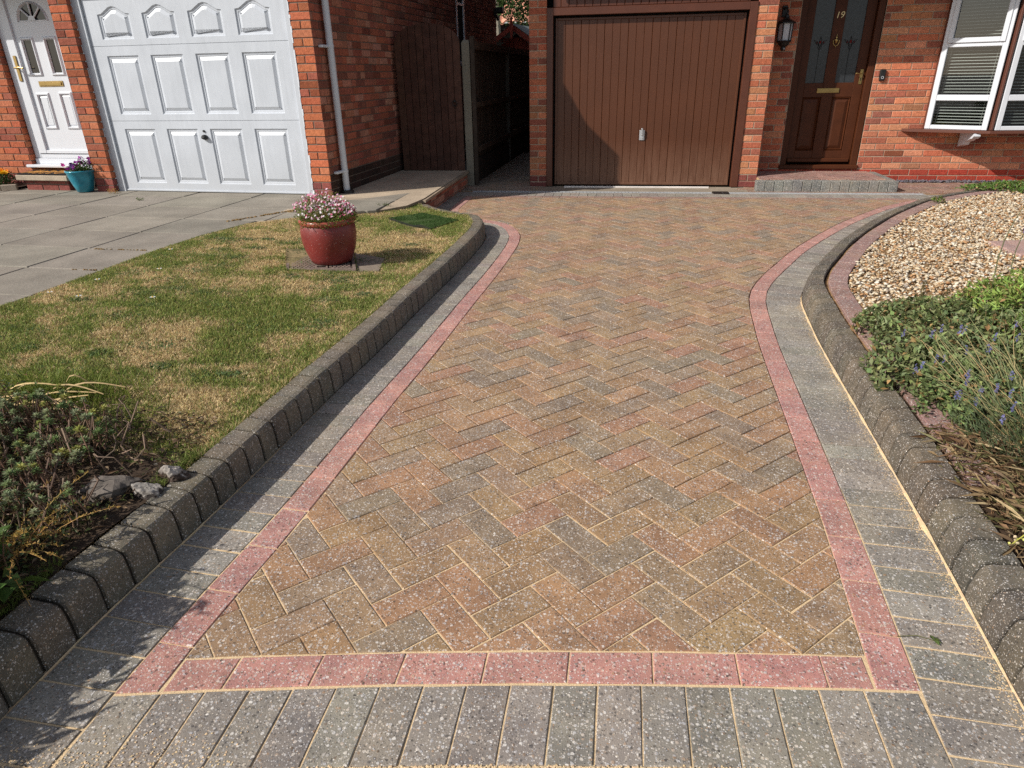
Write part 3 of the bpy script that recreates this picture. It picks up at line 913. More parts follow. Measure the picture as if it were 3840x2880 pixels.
# inner core and upper storey (the sun's shadows and the room darkness come from these)
mb = MB()
brick_wall(mb, (0, 9.35), (1, 0), (0, -1), -1.139, 5.7, 3.2, 5.2, BROWN_BR)
mb.build('upper_wall', [M['brick'], M['mortar']], hb)
mb = MB()
mb.box(-1.12, 5.7, 9.75, 17, -.02, 5.2, S(60, 50, 44))
mb.box(-1.12, 1.6, 9.0, 9.75, -.02, 3.1, S(30, 26, 24))
mb.build('interior', M['dark'], hb)
# canopy roof over garage, door and bay
mb = MB()
ey, ez = 8.50, 2.47
for i in range(14):
    t0, t1 = i / 14, (i + 1) / 14
    y0_, y1_ = ey + (9.5 - ey) * t0, ey + (9.5 - ey) * t1; z0_, z1_ = ez + .10 + .72 * t0, ez + .10 + .72 * t1
    mb.obox((-1.2, y0_ - .02, z0_ + .012), (7.0, 0, 0), (0, y1_ - y0_ + .03, z1_ - z0_ - .014), (0, -.004, .018), vary(S(120, 84, 70), .1))
mb.build('canopy_roof', M['tile'], hb)
mb = MB()
mb.bbox((-1.16, ey, ez - .04), (6.86, 0, 0), (0, .024, 0), (0, 0, .16), .004)
mb.box(-1.16, 5.7, ey + .026, DW - .01, ez - .012, ez + .004)
mb.build('fascia', M['brown'], hb)
# main roof
mb = MB()
mb.obox((-1.4, 8.95, 5.1), (7.4, 0, 0), (0, 4.2, 2.6), (0, -.05, .1), S(120, 84, 70))
mb.obox((-1.4, 17.35, 5.1), (7.4, 0, 0), (0, -4.2, 2.6), (0, .05, .1), S(120, 84, 70))
mb.build('roof', M['tile'], hb)

# garage door in its timber frame
mb = MB()
mb.bbox((-.930, D - .012, 0.004), (.074, 0, 0), (0, .10, 0), (0, 0, 1.992), .004)
mb.bbox((1.338, D - .012, 0.004), (.084, 0, 0), (0, .10, 0), (0, 0, 1.992), .004)
mb.bbox((-.856, D - .010, 1.915), (2.194, 0, 0), (0, .10, 0), (0, 0, .081), .004)
fr = mb.build('door_frame', M['brown'], hb)
mb = MB()     # tongue and groove boards above
x = -.856
while x < 1.338:
    w_ = min(.0905, 1.338 - x - .001)
    mb.bbox((x + .0015, D + .004, 1.998), (w_ - .003, 0, 0), (0, .03, 0), (0, 0, .42), .005)
    x += .0905
mb.build('cladding', M['brown'], hb)
mb = MB()
Yd = 8.885
X0, X1, Z0, Z1 = -.832, 1.316, .016, 1.893
# steel rim
for (a, b_, c_, d_) in ((X0, X0 + .026, Z0, Z1), (X1 - .026, X1, Z0, Z1), (X0 + .026, X1 - .026, Z1 - .026, Z1), (X0 + .026, X1 - .026, Z0, Z0 + .03)):
    mb.bbox((a, Yd - .012, c_), (b_ - a, 0, 0), (0, .03, 0), (0, 0, d_ - c_), .004)
# ribbed sheet: flat boards with V grooves
x = X0 + .026; k = 0
p = (X1 - X0 - .052) / 23
prof = []
for i in range(23):
    a = X0 + .026 + i * p
    gw, gd = (.0035, .006) if i % 3 else (.005, .009)
    if i == 0: prof += [(a, Yd)]
    else: prof += [(a - gw, Yd), (a, Yd + gd), (a + gw, Yd)]
prof.append((X1 - .026, Yd))
for (xa, ya), (xb, yb) in zip(prof[:-1], prof[1:]):
    mb.face([(xa, ya, Z0 + .03), (xb, yb, Z0 + .03), (xb, yb, Z1 - .026), (xa, ya, Z1 - .026)])
gd = mb.build('garage_door', M['brown_steel'], hb)
mb = MB()
mb.box(-.86, 1.34, Yd + .03, Yd + .05, .0, 1.95)
mb.build('door_shadow_gap', M['dark'], hb)
mb = MB()    # handle: zinc plate, turned key bar
mb.bbox((.206, Yd - .012, .545), (.062, 0, 0), (0, .011, 0), (0, 0, .118), .003)
mb.bbox((.226, Yd - .040, .60), (.022, 0, 0), (0, .027, 0), (0, 0, .085), .006)
mb.tube([(.237, Yd - .012, .578), (.237, Yd - .026, .578)], .013, 14)
mb.build('handle', M['silver'], gd, label='zinc grey locking handle')

# front door with number 19
fd = None
mb = MB()
YF = 9.40
mb.bbox((2.0, YF - .03, .16), (.075, 0, 0), (0, .10, 0), (0, 0, 2.14), .004)
mb.bbox((2.85, YF - .03, .16), (.075, 0, 0), (0, .10, 0), (0, 0, 2.14), .004)
mb.bbox((2.075, YF - .03, 2.225), (.775, 0, 0), (0, .10, 0), (0, 0, .075), .004)
mb.bbox((1.99, YF - .075, .150), (.945, 0, 0), (0, .14, 0), (0, 0, .05), .008)
mb.build('front_door_frame', M['brown_wood'], hb)
mb = MB()
YL = 9.425; DX0, DX1 = 2.08, 2.845
gl = [(2.178, 2.388, 1.145, 2.08), (2.515, 2.735, 1.145, 2.08)]
pn = [(2.172, 2.392, .365, .985), (2.522, 2.742, .365, .985)]
xsx = [DX0, 2.175, 2.39, 2.518, 2.74, DX1]
# stiles and rails
def stile(a, b_, z0_, z1_, y=YL): mb.bbox((a, y, z0_), (b_ - a, 0, 0), (0, .042, 0), (0, 0, z1_ - z0_), .003)
stile(DX0, 2.175, .225, 2.215); stile(2.74, DX1, .225, 2.215); stile(2.39, 2.518, .225, 2.215)
for a, b_ in ((2.175, 2.39), (2.518, 2.74)):
    for z0_, z1_ in ((.225, .365), (.985, 1.145), (2.08, 2.215)): stile(a, b_, z0_, z1_, YL + .001)
    # raised and fielded lower panel
    o1 = [(a, YL + .016, .365), (b_, YL + .016, .365), (b_, YL + .016, .985), (a, YL + .016, .985)]
    def ins(q, d, y): return [(q[0][0] + d, y, q[0][2] + d), (q[1][0] - d, y, q[1][2] + d), (q[2][0] - d, y, q[2][2] - d), (q[3][0] + d, y, q[3][2] - d)]
    i0 = ins(o1, .012, YL + .004); i1 = ins(o1, .022, YL + .02); i2 = ins(o1, .06, YL + .006)
    mb.ring(o1, i0); mb.ring(i0, i1); mb.ring(i1, i2); mb.face(i2)
mb.bbox((DX0 + .01, YL - .03, .225), (DX1 - DX0 - .02, 0, 0), (0, .029, 0), (0, 0, .05), .01)
fd = mb.build('front_door', M['brown_wood'], hb)
for a, b_, z0_, z1_ in gl:
    mb = MB(); mb.face([(a - .005, YL + .018, z0_ - .005), (b_ + .005, YL + .018, z0_ - .005), (b_ + .005, YL + .018, z1_ + .005), (a - .005, YL + .018, z1_ + .005)])
    gp = mb.build('glass_pane', M['obscure'], fd, label='patterned obscured glass')
    # leaded tulip motif on each pane
    mb = MB()
    cx = (a + b_) / 2; y = YL + .0145
    mb.tube([(cx, y, z0_), (cx, y, 1.53)], .0022, 6, (.02, .02, .02))
    for sgn in (-1, 1):
        mb.tube([(cx, y, 1.53), (cx + sgn * .035, y, 1.60), (cx + sgn * .075, y, 1.615), (cx + sgn * .035, y, 1.565), (cx, y, 1.56)], .0028, 6, (.02, .02, .02))
        mb.tube([(cx, y, 1.50), (cx + sgn * .02, y, 1.535), (cx + sgn * .012, y, 1.6), (cx, y, 1.65)], .0028, 6, (.02, .02, .02))
    for (px, pz, r, c) in ((cx, 1.59, .014, S(120, 24, 22)), (cx - .036, 1.588, .010, S(92, 26, 30)), (cx + .036, 1.588, .010, S(92, 26, 30))):
        mb.face([(px + r * math.cos(t), y + .001, pz + r * 1.2 * math.sin(t)) for t in np.linspace(0, 6.28, 13)[:-1]], c)
    mb.build('leading', M['petal'], fd)
def brass_plate(name, x0, x1, z0, z1, y, rim, parent, mat='brass'):
    mb = MB()
    mb.bbox((x0, y - .008, z0), (x1 - x0, 0, 0), (0, .008, 0), (0, 0, z1 - z0), .003)
    o1 = [(x0 + rim, y - .0085, z0 + rim), (x1 - rim, y - .0085, z0 + rim), (x1 - rim, y - .0085, z1 - rim), (x0 + rim, y - .0085, z1 - rim)]
    o2 = [(q[0], y - .016, q[2]) for q in o1]
    mb.ring(o1, o2); mb.face(o2)
    mb.box(x0 + rim + .008, x1 - rim - .008, y - .0175, y - .016, z0 + rim + .008, z1 - rim - .008)
    return mb.build(name, M[mat], parent)
brass_plate('letterbox', 2.325, 2.585, 1.032, 1.088, YL, .012, fd)
mb = MB()    # urn knocker
kx, kz, ky = 2.453, 1.600, YL
mb.lathe((kx, ky - .014, kz - .03), [(.0, 0), (.012, .008), (.019, .028), (.023, .045), (.012, .052), (.008, .058), (.012, .064), (.006, .074), (.004, .092), (.0, .105)], 14)
pts = [(kx + .034 * math.sin(t), ky - .02, kz - .006 - .047 * math.cos(t) * (1 if math.cos(t) > 0 else .5)) for t in np.linspace(-2.3, 2.3, 19)]
mb.tube(pts, .0045, 8)
mb.tube([(kx, ky - .02, kz - .05), (kx, ky - .02, kz - .078)], [.006, .002], 8)
mb.build('knocker', M['brass'], fd, smooth=True)
mb = MB()
mb.bbox((2.788, YL - .007, 1.125), (.036, 0, 0), (0, .007, 0), (0, 0, .165), .002)
mb.tube([(2.806, YL - .006, 1.245), (2.806, YL - .045, 1.245)], .008, 10)
mb.tube([(2.806, YL - .042, 1.245), (2.77, YL - .046, 1.240), (2.745, YL - .044, 1.246), (2.73, YL - .038, 1.242)], [.008, .0065, .0065, .008], 10)
mb.build('handle', M['brass'], fd)
mb = MB()
mb.box(2.801, 2.811, YL - .0085, YL - .0072, 1.165, 1.195)
mb.build('keyhole', M['black'], fd)
def text_obj(body, size, mat, x, y, z, parent, name, rot=(math.pi / 2, 0, 0), shear=0, ext=.002, scale=(1, 1, 1), align='CENTER', spacing=1):
    cu = bpy.data.curves.new('txt', 'FONT'); cu.body = body; cu.size = size; cu.extrude = ext; cu.align_x = align; cu.align_y = 'CENTER'; cu.shear = shear; cu.space_character = spacing; cu.offset = -size * .004
    t = bpy.data.objects.new('txt', cu); COL.objects.link(t)
    dg = bpy.context.evaluated_depsgraph_get(); dg.update()
    me = bpy.data.meshes.new_from_object(t.evaluated_get(dg))
    bpy.data.objects.remove(t)
    from mathutils import Euler
    mt = Matrix.Translation(Vector((x, y, z))) @ Euler(rot).to_matrix().to_4x4() @ Matrix.Diagonal((*scale, 1))
    me.transform(mt)
    if parent is not None: me.transform(Matrix.Translation(-Vector(root_of(parent).location)))
    me.materials.clear(); me.materials.append(mat); me.name = name
    o = bpy.data.objects.new(name, me); COL.objects.link(o)
    if parent is not None: o.parent = parent
    return o
text_obj('19', .098, M['gold'], 2.450, YL - .003, 1.868, fd, 'house_number', shear=.18)

# bay window: canted left light and front light
def bay_facet(A, B, name, parent, first):
    A = np.array(A, float); B = np.array(B, float); ln = np.linalg.norm(B - A); u = (B - A) / ln; n = np.array((u[1], -u[0]))
    P = lambda s, d, z: (A[0] + u[0] * s + n[0] * d, A[1] + u[1] * s + n[1] * d, z)
    fm = MB()
    def bar(s0, s1, z0, z1, d0=0., d1=.055, r=.005):
        o = P(s0, d0, z0)
        fm.bbox(o, tuple(u * (s1 - s0)) + (0,), tuple(n * (d1 - d0)) + (0,), (0, 0, z1 - z0), r)
    l = .035
    zb, zt = .626, 2.28
    bar(l, l + .058, zb, zt); bar(ln - .075, ln - .018, zb, zt)
    sects = [(.676, .935), (1.005, 1.495), (1.60, 2.20)]
    bar(l + .058, ln - .075, zb, .672, 0, .053); bar(l + .058, ln - .075, .938, 1.002, 0, .053); bar(l + .058, ln - .075, 1.498, 1.538, 0, .053); bar(l + .058, ln - .075, 2.22, zt, 0, .053)
    # opening sash on top
    s0, s1 = l + .040, ln - .056
    bar(s0, s0 + .05, 1.540, 2.24, .012, .07); bar(s1 - .05, s1, 1.540, 2.24, .012, .07); bar(s0 + .05, s1 - .05, 1.540, 1.592, .012, .069); bar(s0 + .05, s1 - .05, 2.19, 2.24, .012, .069)
    f = fm.build(name, M['white'], parent)
    for i, (z0, z1) in enumerate(((.668, .942), (.998, 1.502), (1.588, 2.195))):
        a, b_ = l + .054, ln - .072; gm = MB()
        gm.face([P(a, .02, z0), P(b_, .02, z0), P(b_, .02, z1), P(a, .02, z1)])
        gm.build('glass_pane', M['glass'], f)
    bm_ = MB(); z = .665
    while z < 2.2:
        a, b_ = l + .05 + random.uniform(-.001, .001), ln - .07
        d = -.045
        tl = random.uniform(-.0012, .0012)
        q = [P(a, d + .013, z - .003), P(b_, d + .013, z - .003 + tl), P(b_, d - .013, z + .004 + tl), P(a, d - .013, z + .004)]
        bm_.face(q, S(222, 220, 212)); bm_.face([(p[0], p[1], p[2] - .001) for p in q][::-1], S(58, 56, 54))  # dark underside colour stands in for the shade below each slat
        z += .033
    for s in (l + .09, ln - .11):
        bm_.tube([P(s, d + .010, .66), P(s, d + .010, 2.2)], .0012, 5, S(220, 216, 204))
    bm_.build('blind', M['coir2'], f)
M['coir2'] = mat_attr('blind_slat', .6, 20, .04)
B0, B1, B2, B3 = (3.58, 9.335), (4.172, 8.985), (5.35, 8.985), (5.95, 9.335)
bay_facet(B0, B1, 'bay_window', hb, True)
bay_facet(B1, B2, 'bay_window', hb, False)
mb = MB()   # brown sill and corner trims
out = [(3.36, 9.345), (3.42, 9.27), (4.155, 8.905), (5.37, 8.905), (6.05, 9.29), (6.1, 9.345)]
bot = [(x, y, .594) for x, y in out]; topz = [(x, y, .624) for x, y in out]
mb.face(topz); mb.face(bot[::-1])
for i in range(len(out)):
    j = (i + 1) % len(out); mb.face([bot[i], bot[j], topz[j], topz[i]])
for (x, y) in ((4.172, 8.965), ):
    mb.bbox((x - .012, y - .045, .626), (.024, 0, 0), (0, .06, 0), (0, 0, 1.7), .004)
mb.bbox((3.585, 9.275, .626), (.022, 0, 0), (0, .06, 0), (0, 0, 1.7), .004)
mb.build('window_sill', M['brown_upvc'], hb)
mb = MB()   # underside board, white corbel bracket
mb.face([(3.5, 9.34, .59), (4.17, 8.99, .59), (5.3, 8.99, .59), (5.3, 9.34, .59)][::-1], S(170, 150, 130))
mb.build('sill_underside', M['white'], hb)
mb = MB()
prof = [(9.32, .590), (8.97, .590), (8.965, .562), (9.00, .535), (9.05, .528), (9.10, .50), (9.17, .485), (9.20, .45), (9.32, .42)]
x0, x1 = 4.02, 4.09
f1 = [(x0, y, z) for y, z in prof]; f2 = [(x1, y, z) for y, z in prof]
mb.face(f1); mb.face(f2[::-1]); mb.ring(f1, f2)
mb.build('corbel', M['white'], hb)

# lantern and bell on the house wall
ln_ = thing('wall_lantern', (1.83, 9.2, 1.5), 'black coach lantern with pale frosted panes beside the brown front door', 'lantern')
mb = MB()
cx, cyy = 1.825, 9.245
mb.tube([(cx - .02, 9.345, 1.93), (cx - .03, 9.30, 1.955), (cx - .01, 9.265, 1.95), (cx + .006, 9.248, 1.915), (cx, cyy, 1.885)], [.009, .008, .008, .008, .01], 10)
mb.bbox((cx - .045, 9.325, 1.86), (.06, 0, 0), (0, .02, 0), (0, 0, .12), .006)
mb.build('bracket', M['black'], ln_)
mb = MB()
mb.lathe((cx, cyy, 0), [(0, 1.905), (.012, 1.90), (.014, 1.885), (.022, 1.875), (.026, 1.855), (.04, 1.835), (.085, 1.815), (.108, 1.800), (.108, 1.790), (.07, 1.788)], 6)
mb.build('lantern_roof', M['black'], ln_)
mb = MB()
for k in range(6):
    a = k * math.pi / 3 ; rr = .076
    mb.tube([(cx + rr * math.cos(a), cyy + rr * math.sin(a), 1.605), (cx + rr * 1.05 * math.cos(a), cyy + rr * 1.05 * math.sin(a), 1.792)], .0065, 8)
mb.lathe((cx, cyy, 0), [(.084, 1.612), (.086, 1.604), (.07, 1.590), (.06, 1.57), (.045, 1.555), (.03, 1.545), (.03, 1.52), (.02, 1.505), (0, 1.503)], 12)
mb.build('cage', M['black'], ln_)
mb = MB()
for k in range(6):
    a, b_ = k * math.pi / 3, (k + 1) * math.pi / 3; rr = .071
    mb.face([(cx + rr * math.cos(a), cyy + rr * math.sin(a), 1.607), (cx + rr * math.cos(b_), cyy + rr * math.sin(b_), 1.607), (cx + rr * 1.05 * math.cos(b_), cyy + rr * 1.05 * math.sin(b_), 1.79), (cx + rr * 1.05 * math.cos(a), cyy + rr * 1.05 * math.sin(a), 1.79)])
mb.build('frosted_pane', M['frost'], ln_)
mb = MB(); mb.lathe((cx + .008, cyy - .03, 1.525), [(0, .008), (.006, .006), (.008, 0), (.006, -.006), (0, -.008)], 10)
mb.build('sensor', M['white'], ln_)
db = thing('doorbell', (3.02, 9.33, 1.16), 'slim black video doorbell with a round ringed button on the brick wall', 'doorbell')
mb = MB(); mb.bbox((2.985, 9.318, 1.160), (.062, 0, 0), (0, .03, 0), (0, 0, .126), .006); mb.build('body', M['black'], db)
mb = MB(); mb.tube([(3.016 + .013 * math.cos(t), 9.316, 1.196 + .013 * math.sin(t)) for t in np.linspace(0, 6.2832, 25)], .0022, 6); mb.build('button_ring', M['frost'], db)
mb = MB(); mb.lathe((3.016, 9.322, 1.262), [(0, .004), (.006, .004), (.008, 0), (.006, -.004), (0, -.004)], 12); mb.build('lens', M['darkglass'], db)

# doorstep in pavers
ds = thing('doorstep', (2.36, 8.93, 0), 'low doorstep of grey upright blocks topped with red pavers below the brown front door', 'doorstep')
mb = MB()
for i in range(15):
    a = 1.585 + i * .1045
    mb.bbox((a + .0015, 8.505, -.01), (.1012, 0, 0), (0, .10, 0), (0, 0, .132 + random.uniform(-.003, .003)), .006, vary(S(116, 116, 112), .1, .02))
for j in range(6):
    mb.bbox((3.05, 8.608 + j * .122, -.01), (.10, 0, 0), (0, .119, 0), (0, 0, .130), .006, vary(S(116, 116, 112), .1, .02))
mb.build('riser', M['paver'], ds)
mb = MB()
def keep_step(poly):
    for p, n in (((1.645, 0), (1, 0)), ((3.048, 0), (-1, 0)), ((0, 8.608), (0, 1)), ((0, 9.335), (0, -1))):
        poly = clip(poly, p, n)
        if len(poly) < 3: return None
    return poly
herring(mb, keep_step, 1.6, 3.1, 8.6, 9.35, cols=lambda: vary(random.choice([S(154, 112, 102), S(146, 108, 98)]), .1), z=.128, O=(1.7, 8.7))
mb.build('tread', M['paver'], ds)
mb = MB(); mb.box(1.64, 3.05, 8.60, 9.34, -.01, .118, S(190, 160, 120)); mb.build('core', M['sand'], ds)

# drainage channel and gully grate
dr = thing('drain_channel', (.8, 8.39, 0), 'long pale slotted drainage channel across the drive in front of the brown garage', 'drain')
mb = MB(); mb.box(-1.80, 3.40, 8.345, 8.435, -.10, -.035); mb.build('gutter', M['dark'], dr)
mb = MB()
def slot_lid(mb, x0, x1, y0, y1, pitch=.042, gap=.018, z=.0, rim=.013):
    mb.box(x0, x1, y0, y0 + rim, z - .02, z); mb.box(x0, x1, y1 - rim, y1, z - .02, z)
    x = x0
    while x < x1:
        mb.box(x, min(x + pitch - gap, x1), y0 + rim, y1 - rim, z - .02, z - .001); x += pitch
gx = -1.80
while gx < 3.38:
    e = min(gx + .995, 3.40)
    if not (gx < 1.1 < e): slot_lid(mb, gx, e, 8.345, 8.435)
    else:
        slot_lid(mb, gx, 1.075, 8.345, 8.435); slot_lid(mb, 1.275, e, 8.345, 8.435)
    gx += 1.0
mb.build('grating', mat_plain('grey_plastic_grating', (.40, .41, .42), .5, n_amt=.15, n_scale=20), dr)
gg = thing('gully_grate', (1.17, 8.39, 0), 'small black gully grate set in the drain by the right jamb of the brown garage', 'grate')
mb = MB()
mb.box(1.085, 1.265, 8.29, 8.305, -.02, .004); mb.box(1.085, 1.265, 8.455, 8.47, -.02, .004)
for k in range(8): mb.box(1.085 + k * .0235, 1.100 + k * .0235, 8.305, 8.455, -.02, .003)
mb.box(1.10, 1.25, 8.372, 8.386, -.02, .0035)
mb.build('bars', M['black'], gg)

# ================================================================== WHITE-DOOR HOUSE (left), turned a few degrees
wa = -0.0731; WO = np.array((-2.993, 6.9009)); U = np.array((math.cos(wa), math.sin(wa))); V_ = np.array((-math.sin(wa), math.cos(wa)))
def WL(u, v, z): p = WO + U * u + V_ * v; return (p[0], p[1], z)
def wbox(mb, u0, u1, v0, v1, z0, z1, r=.004, col=(.5, .5, .5), mat=0):
    mb.bbox(WL(u0, v0, z0), tuple(U * (u1 - u0)) + (0,), tuple(V_ * (v1 - v0)) + (0,), (0, 0, z1 - z0), r, col, mat)
wh = thing('brick_house', (*(WO + V_ * .4 - U * 1.5), .18), 'red brick house with white panelled garage door and white front door', 'house')
GZ = .165
mb = MB()
def wwall(u0v0, dirv, nrm, L0, L1, z0, z1, cols, base=None, bn=2, holes=(), bond='stretcher', phase=0):
    brick_wall(mb, WO + U * u0v0[0] + V_ * u0v0[1], dirv, nrm, L0, L1, z0, z1, cols, base, bn, holes, bond, phase)
wwall((0, 0), U, -V_, -.222, 0, GZ, 2.42, WHITE_BR, PLUM, 2, bond='pillar')           # right pier
wwall((0, 0), U, -V_, -2.93, -2.70, GZ, 2.42, WHITE_BR, PLUM, 2, bond='pillar')       # pier between the doors
wwall((-2.70, 0), V_, U, 0, .10, GZ, 2.42, WHITE_BR, PLUM, 2)                          # its right return
wwall((-2.93, 0), V_, -U, 0, .42, GZ, 2.42, WHITE_BR, PLUM, 2)                         # its left return
wwall((0, .30), U, -V_, -7.0, -4.06, GZ, 2.42, WHITE_BR, PLUM, 2)                      # wall left of the front door
wwall((-4.06, .30), V_, U, 0, .12, GZ, 2.42, WHITE_BR, PLUM, 2)
wwall((0, .40), U, -V_, -4.06, -2.93, GZ, .40, WHITE_BR, PLUM, 2)                      # under the sill
wwall((0, 0), V_, U, 0, 7.33, GZ + .0, 5.0, SIDE_BR, [S(70, 52, 44), S(78, 56, 48), S(64, 50, 44)], 3, holes=[(4.76, 5.2, 1.45, 3.0), (-.1, .5, 2.9, 6)], bond='flemish')
wwall((0, .5), U, -V_, -7, 0, 2.9, 5.0, WHITE_BR)
mb.build('wall', [M['brick'], M['mortar_dark']], wh)
mb = MB()
wbox(mb, -7, -.012, .62, 7.3, GZ, 5.0); wbox(mb, -2.69, -.23, .2, .62, GZ, 2.4)
mb.build('interior', M['dark'], wh)
mb = MB()     # lean-to roof over garage and porch, then main roof
def roofslab(v0, z0, v1, z1, u0=-7.2, u1=.03, th=.09):
    a = [WL(u0, v0, z0), WL(u1, v0, z0), WL(u1, v1, z1), WL(u0, v1, z1)]; b = [(q[0], q[1], q[2] + th) for q in a]
    mb.face(a[::-1], S(120, 84, 70)); mb.face(b, S(120, 84, 70)); mb.ring(a, b, S(120, 84, 70))
roofslab(-.10, 2.36, .52, 2.98)
roofslab(.3, 4.9, 3.9, 5.4); roofslab(7.5, 4.9, 3.9, 5.4)
mb.build('roof', M['tile'], wh)
mb = MB(); wbox(mb, -7.2, .02, -.115, -.095, 2.30, 2.46); mb.build('fascia', M['white'], wh)

# garage door: frame, three panelled sections
mb = MB()
vf = .062
wbox(mb, -2.70, -2.605, vf, vf + .09, GZ - .01, 2.36); wbox(mb, -.302, -.218, vf, vf + .09, GZ - .01, 2.36); wbox(mb, -2.605, -.302, vf, vf + .09, 2.27, 2.36)
mb.build('garage_frame', M['white_steel'], wh)
for u_, n_ in ((-2.700, -1), (-.222, 1)):   # ragged white sealant between frame and brick
    mb = MB(); z = GZ
    while z < 2.3:
        wd = random.uniform(.004, .020) 
        h_ = random.uniform(.03, .07)
        wbox(mb, u_ - (wd if n_ < 0 else 0), u_ + (wd if n_ > 0 else 0), vf - .010 if n_ < 0 else -.004, vf + .004 if n_ < 0 else .004, z, z + h_, .002)
        z += h_
    mb.build('sealant', M['white'], wh)
vp = .085
mb = MB()
def rect(u0, u1, z0, z1, n=8):
    pts = []
    for k in range(n): pts.append((u0 + (u1 - u0) * k / n, z0))
    for k in range(n): pts.append((u1, z0 + (z1 - z0) * k / n))
    for k in range(n): pts.append((u1 - (u1 - u0) * k / n, z1))
    for k in range(n): pts.append((u0, z1 - (z1 - z0) * k / n))
    return pts
def arch(u0, u1, z0, z1, rise, n=8):
    pts = []
    for k in range(n): pts.append((u0 + (u1 - u0) * k / n, z0))
    for k in range(n): pts.append((u1, z0 + (z1 - z0) * k / n))
    for k in range(n):
        t = k / n; x = 1 - 2 * t
        # shoulders then a raised centre
        a = abs(x); h = 0 if a > .86 else rise * (.5 + .5 * math.cos(math.pi * a / .86)) ** .8
        pts.append((u1 - (u1 - u0) * t, z1 + h))
    for k in range(n): pts.append((u0, z1 - (z1 - z0) * k / n))
    return pts
def shrink(pts, d):
    n = len(pts); out = []
    for i in range(n):
        p0, p1, p2 = pts[i - 1], pts[i], pts[(i + 1) % n]
        e1 = (p1[0] - p0[0], p1[1] - p0[1]); e2 = (p2[0] - p1[0], p2[1] - p1[1]); l1 = math.hypot(*e1) or 1; l2 = math.hypot(*e2) or 1
        n1 = (-e1[1] / l1, e1[0] / l1); n2 = (-e2[1] / l2, e2[0] / l2); k = d / max(.4, 1 + n1[0] * n2[0] + n1[1] * n2[1])
        out.append((p1[0] + (n1[0] + n2[0]) * k, p1[1] + (n1[1] + n2[1]) * k))
    return out
us = [-2.602, -2.1875, -1.6525, -1.1175, -.302]
cu = [(-2.602, -1.985), (-1.985, -1.452), (-1.452, -.919), (-.919, -.306)]
pu = [(-2.447, -2.063), (-1.914, -1.530), (-1.381, -.997), (-.848, -.464)]
secs = [(.196, .918, .266, .838, 0), (.922, 1.651, .985, 1.560, 0), (1.655, 2.268, 1.712, 1.945, .072)]
for (za, zb, pa, pb, rise) in secs:
    for (ca, cb), (qa, qb) in zip(cu, pu):
        outer = rect(ca, cb, za, zb)
        l0 = arch(qa, qb, pa, pb, rise) if rise else rect(qa, qb, pa, pb)
        lp = lambda pts, dv: [WL(a, vp + dv, z) for a, z in pts]
        mb.ring(lp(outer, 0), lp(l0, 0))
        l1 = shrink(l0, .010); l2 = shrink(l0, .026); l3 = shrink(l0, .031); l4 = shrink(l0, .064)
        mb.ring(lp(l0, 0), lp(l1, .011)); mb.ring(lp(l1, .011), lp(l2, .013)); mb.ring(lp(l2, .013), lp(l3, .018)); mb.ring(lp(l3, .018), lp(l4, .003)); mb.face(lp(l4, .003))
    # fold between sections
    for z in (za, zb):
        s_ = 1 if z == za else -1
        mb.face([WL(-2.602, vp, z), WL(-.306, vp, z), WL(-.306, vp + .012, z - s_ * .002), WL(-2.602, vp + .012, z - s_ * .002)])
wbox(mb, -2.60, -.306, vp - .012, vp + .012, .178, .196, .003)
gdw = mb.build('garage_door', M['white_steel'], wh)
mb = MB(); wbox(mb, -2.65, -.25, vp + .03, vp + .05, GZ, 2.3); mb.build('door_shadow_gap', M['dark'], wh)
mb = MB()
mb.lathe(WL(-1.455, vp - .012, .735), [(0, .0), (.030, .002), (.036, .012), (.032, .030), (.018, .042), (0, .045)], 14)
mb.tube([WL(-1.455, vp + .005, .815), WL(-1.455, vp - .012, .815)], .012, 10); mb.tube([WL(-1.455, vp, .74), WL(-1.455, vp - .03, .745)], .014, 10)
mb.build('handle', M['black'], gdw, label='small black pull handle and lock')

# front door (white, with fanlight and leaded lights), recessed behind the pier
mb = MB()
vd = .40
wbox(mb, -4.05, -3.965, vd - .035, vd + .06, .49, 2.5); wbox(mb, -3.045, -2.96, vd - .035, vd + .06, .49, 2.5)
wbox(mb, -3.965, -3.045, vd - .035, vd + .06, .49, .535)
wbox(mb, -3.965, -3.86, vd - .045, vd + .05, .545, 2.4); wbox(mb, -3.235, -3.045, vd - .045, vd + .05, .545, 2.4); wbox(mb, -3.86, -3.235, vd - .045, vd + .05, .545, .582)
wbox(mb, -4.12, -2.95, vd - .14, vd + .02, .392, .425, .006); wbox(mb, -4.05, -2.96, vd - .05, vd + .05, .425, .488, .004)
mb.build('front_door_frame', M['white'], wh)
mb = MB()
def dpl(pts, dv): return [WL(a, vd - .02 + dv, z) for a, z in pts]
base_u0, base_u1 = -3.86, -3.235
cells = [((-3.86, -3.5475, .58, 1.24), rect(-3.795, -3.612, .815, 1.213), 'p'), ((-3.5475, -3.235, .58, 1.24), rect(-3.483, -3.30, .815, 1.219), 'p'),
         ((-3.86, -3.5475, 1.36, 1.83), rect(-3.80, -3.618, 1.385, 1.785), 'g'), ((-3.5475, -3.235, 1.36, 1.83), rect(-3.49, -3.31, 1.385, 1.785), 'g')]
gms = []
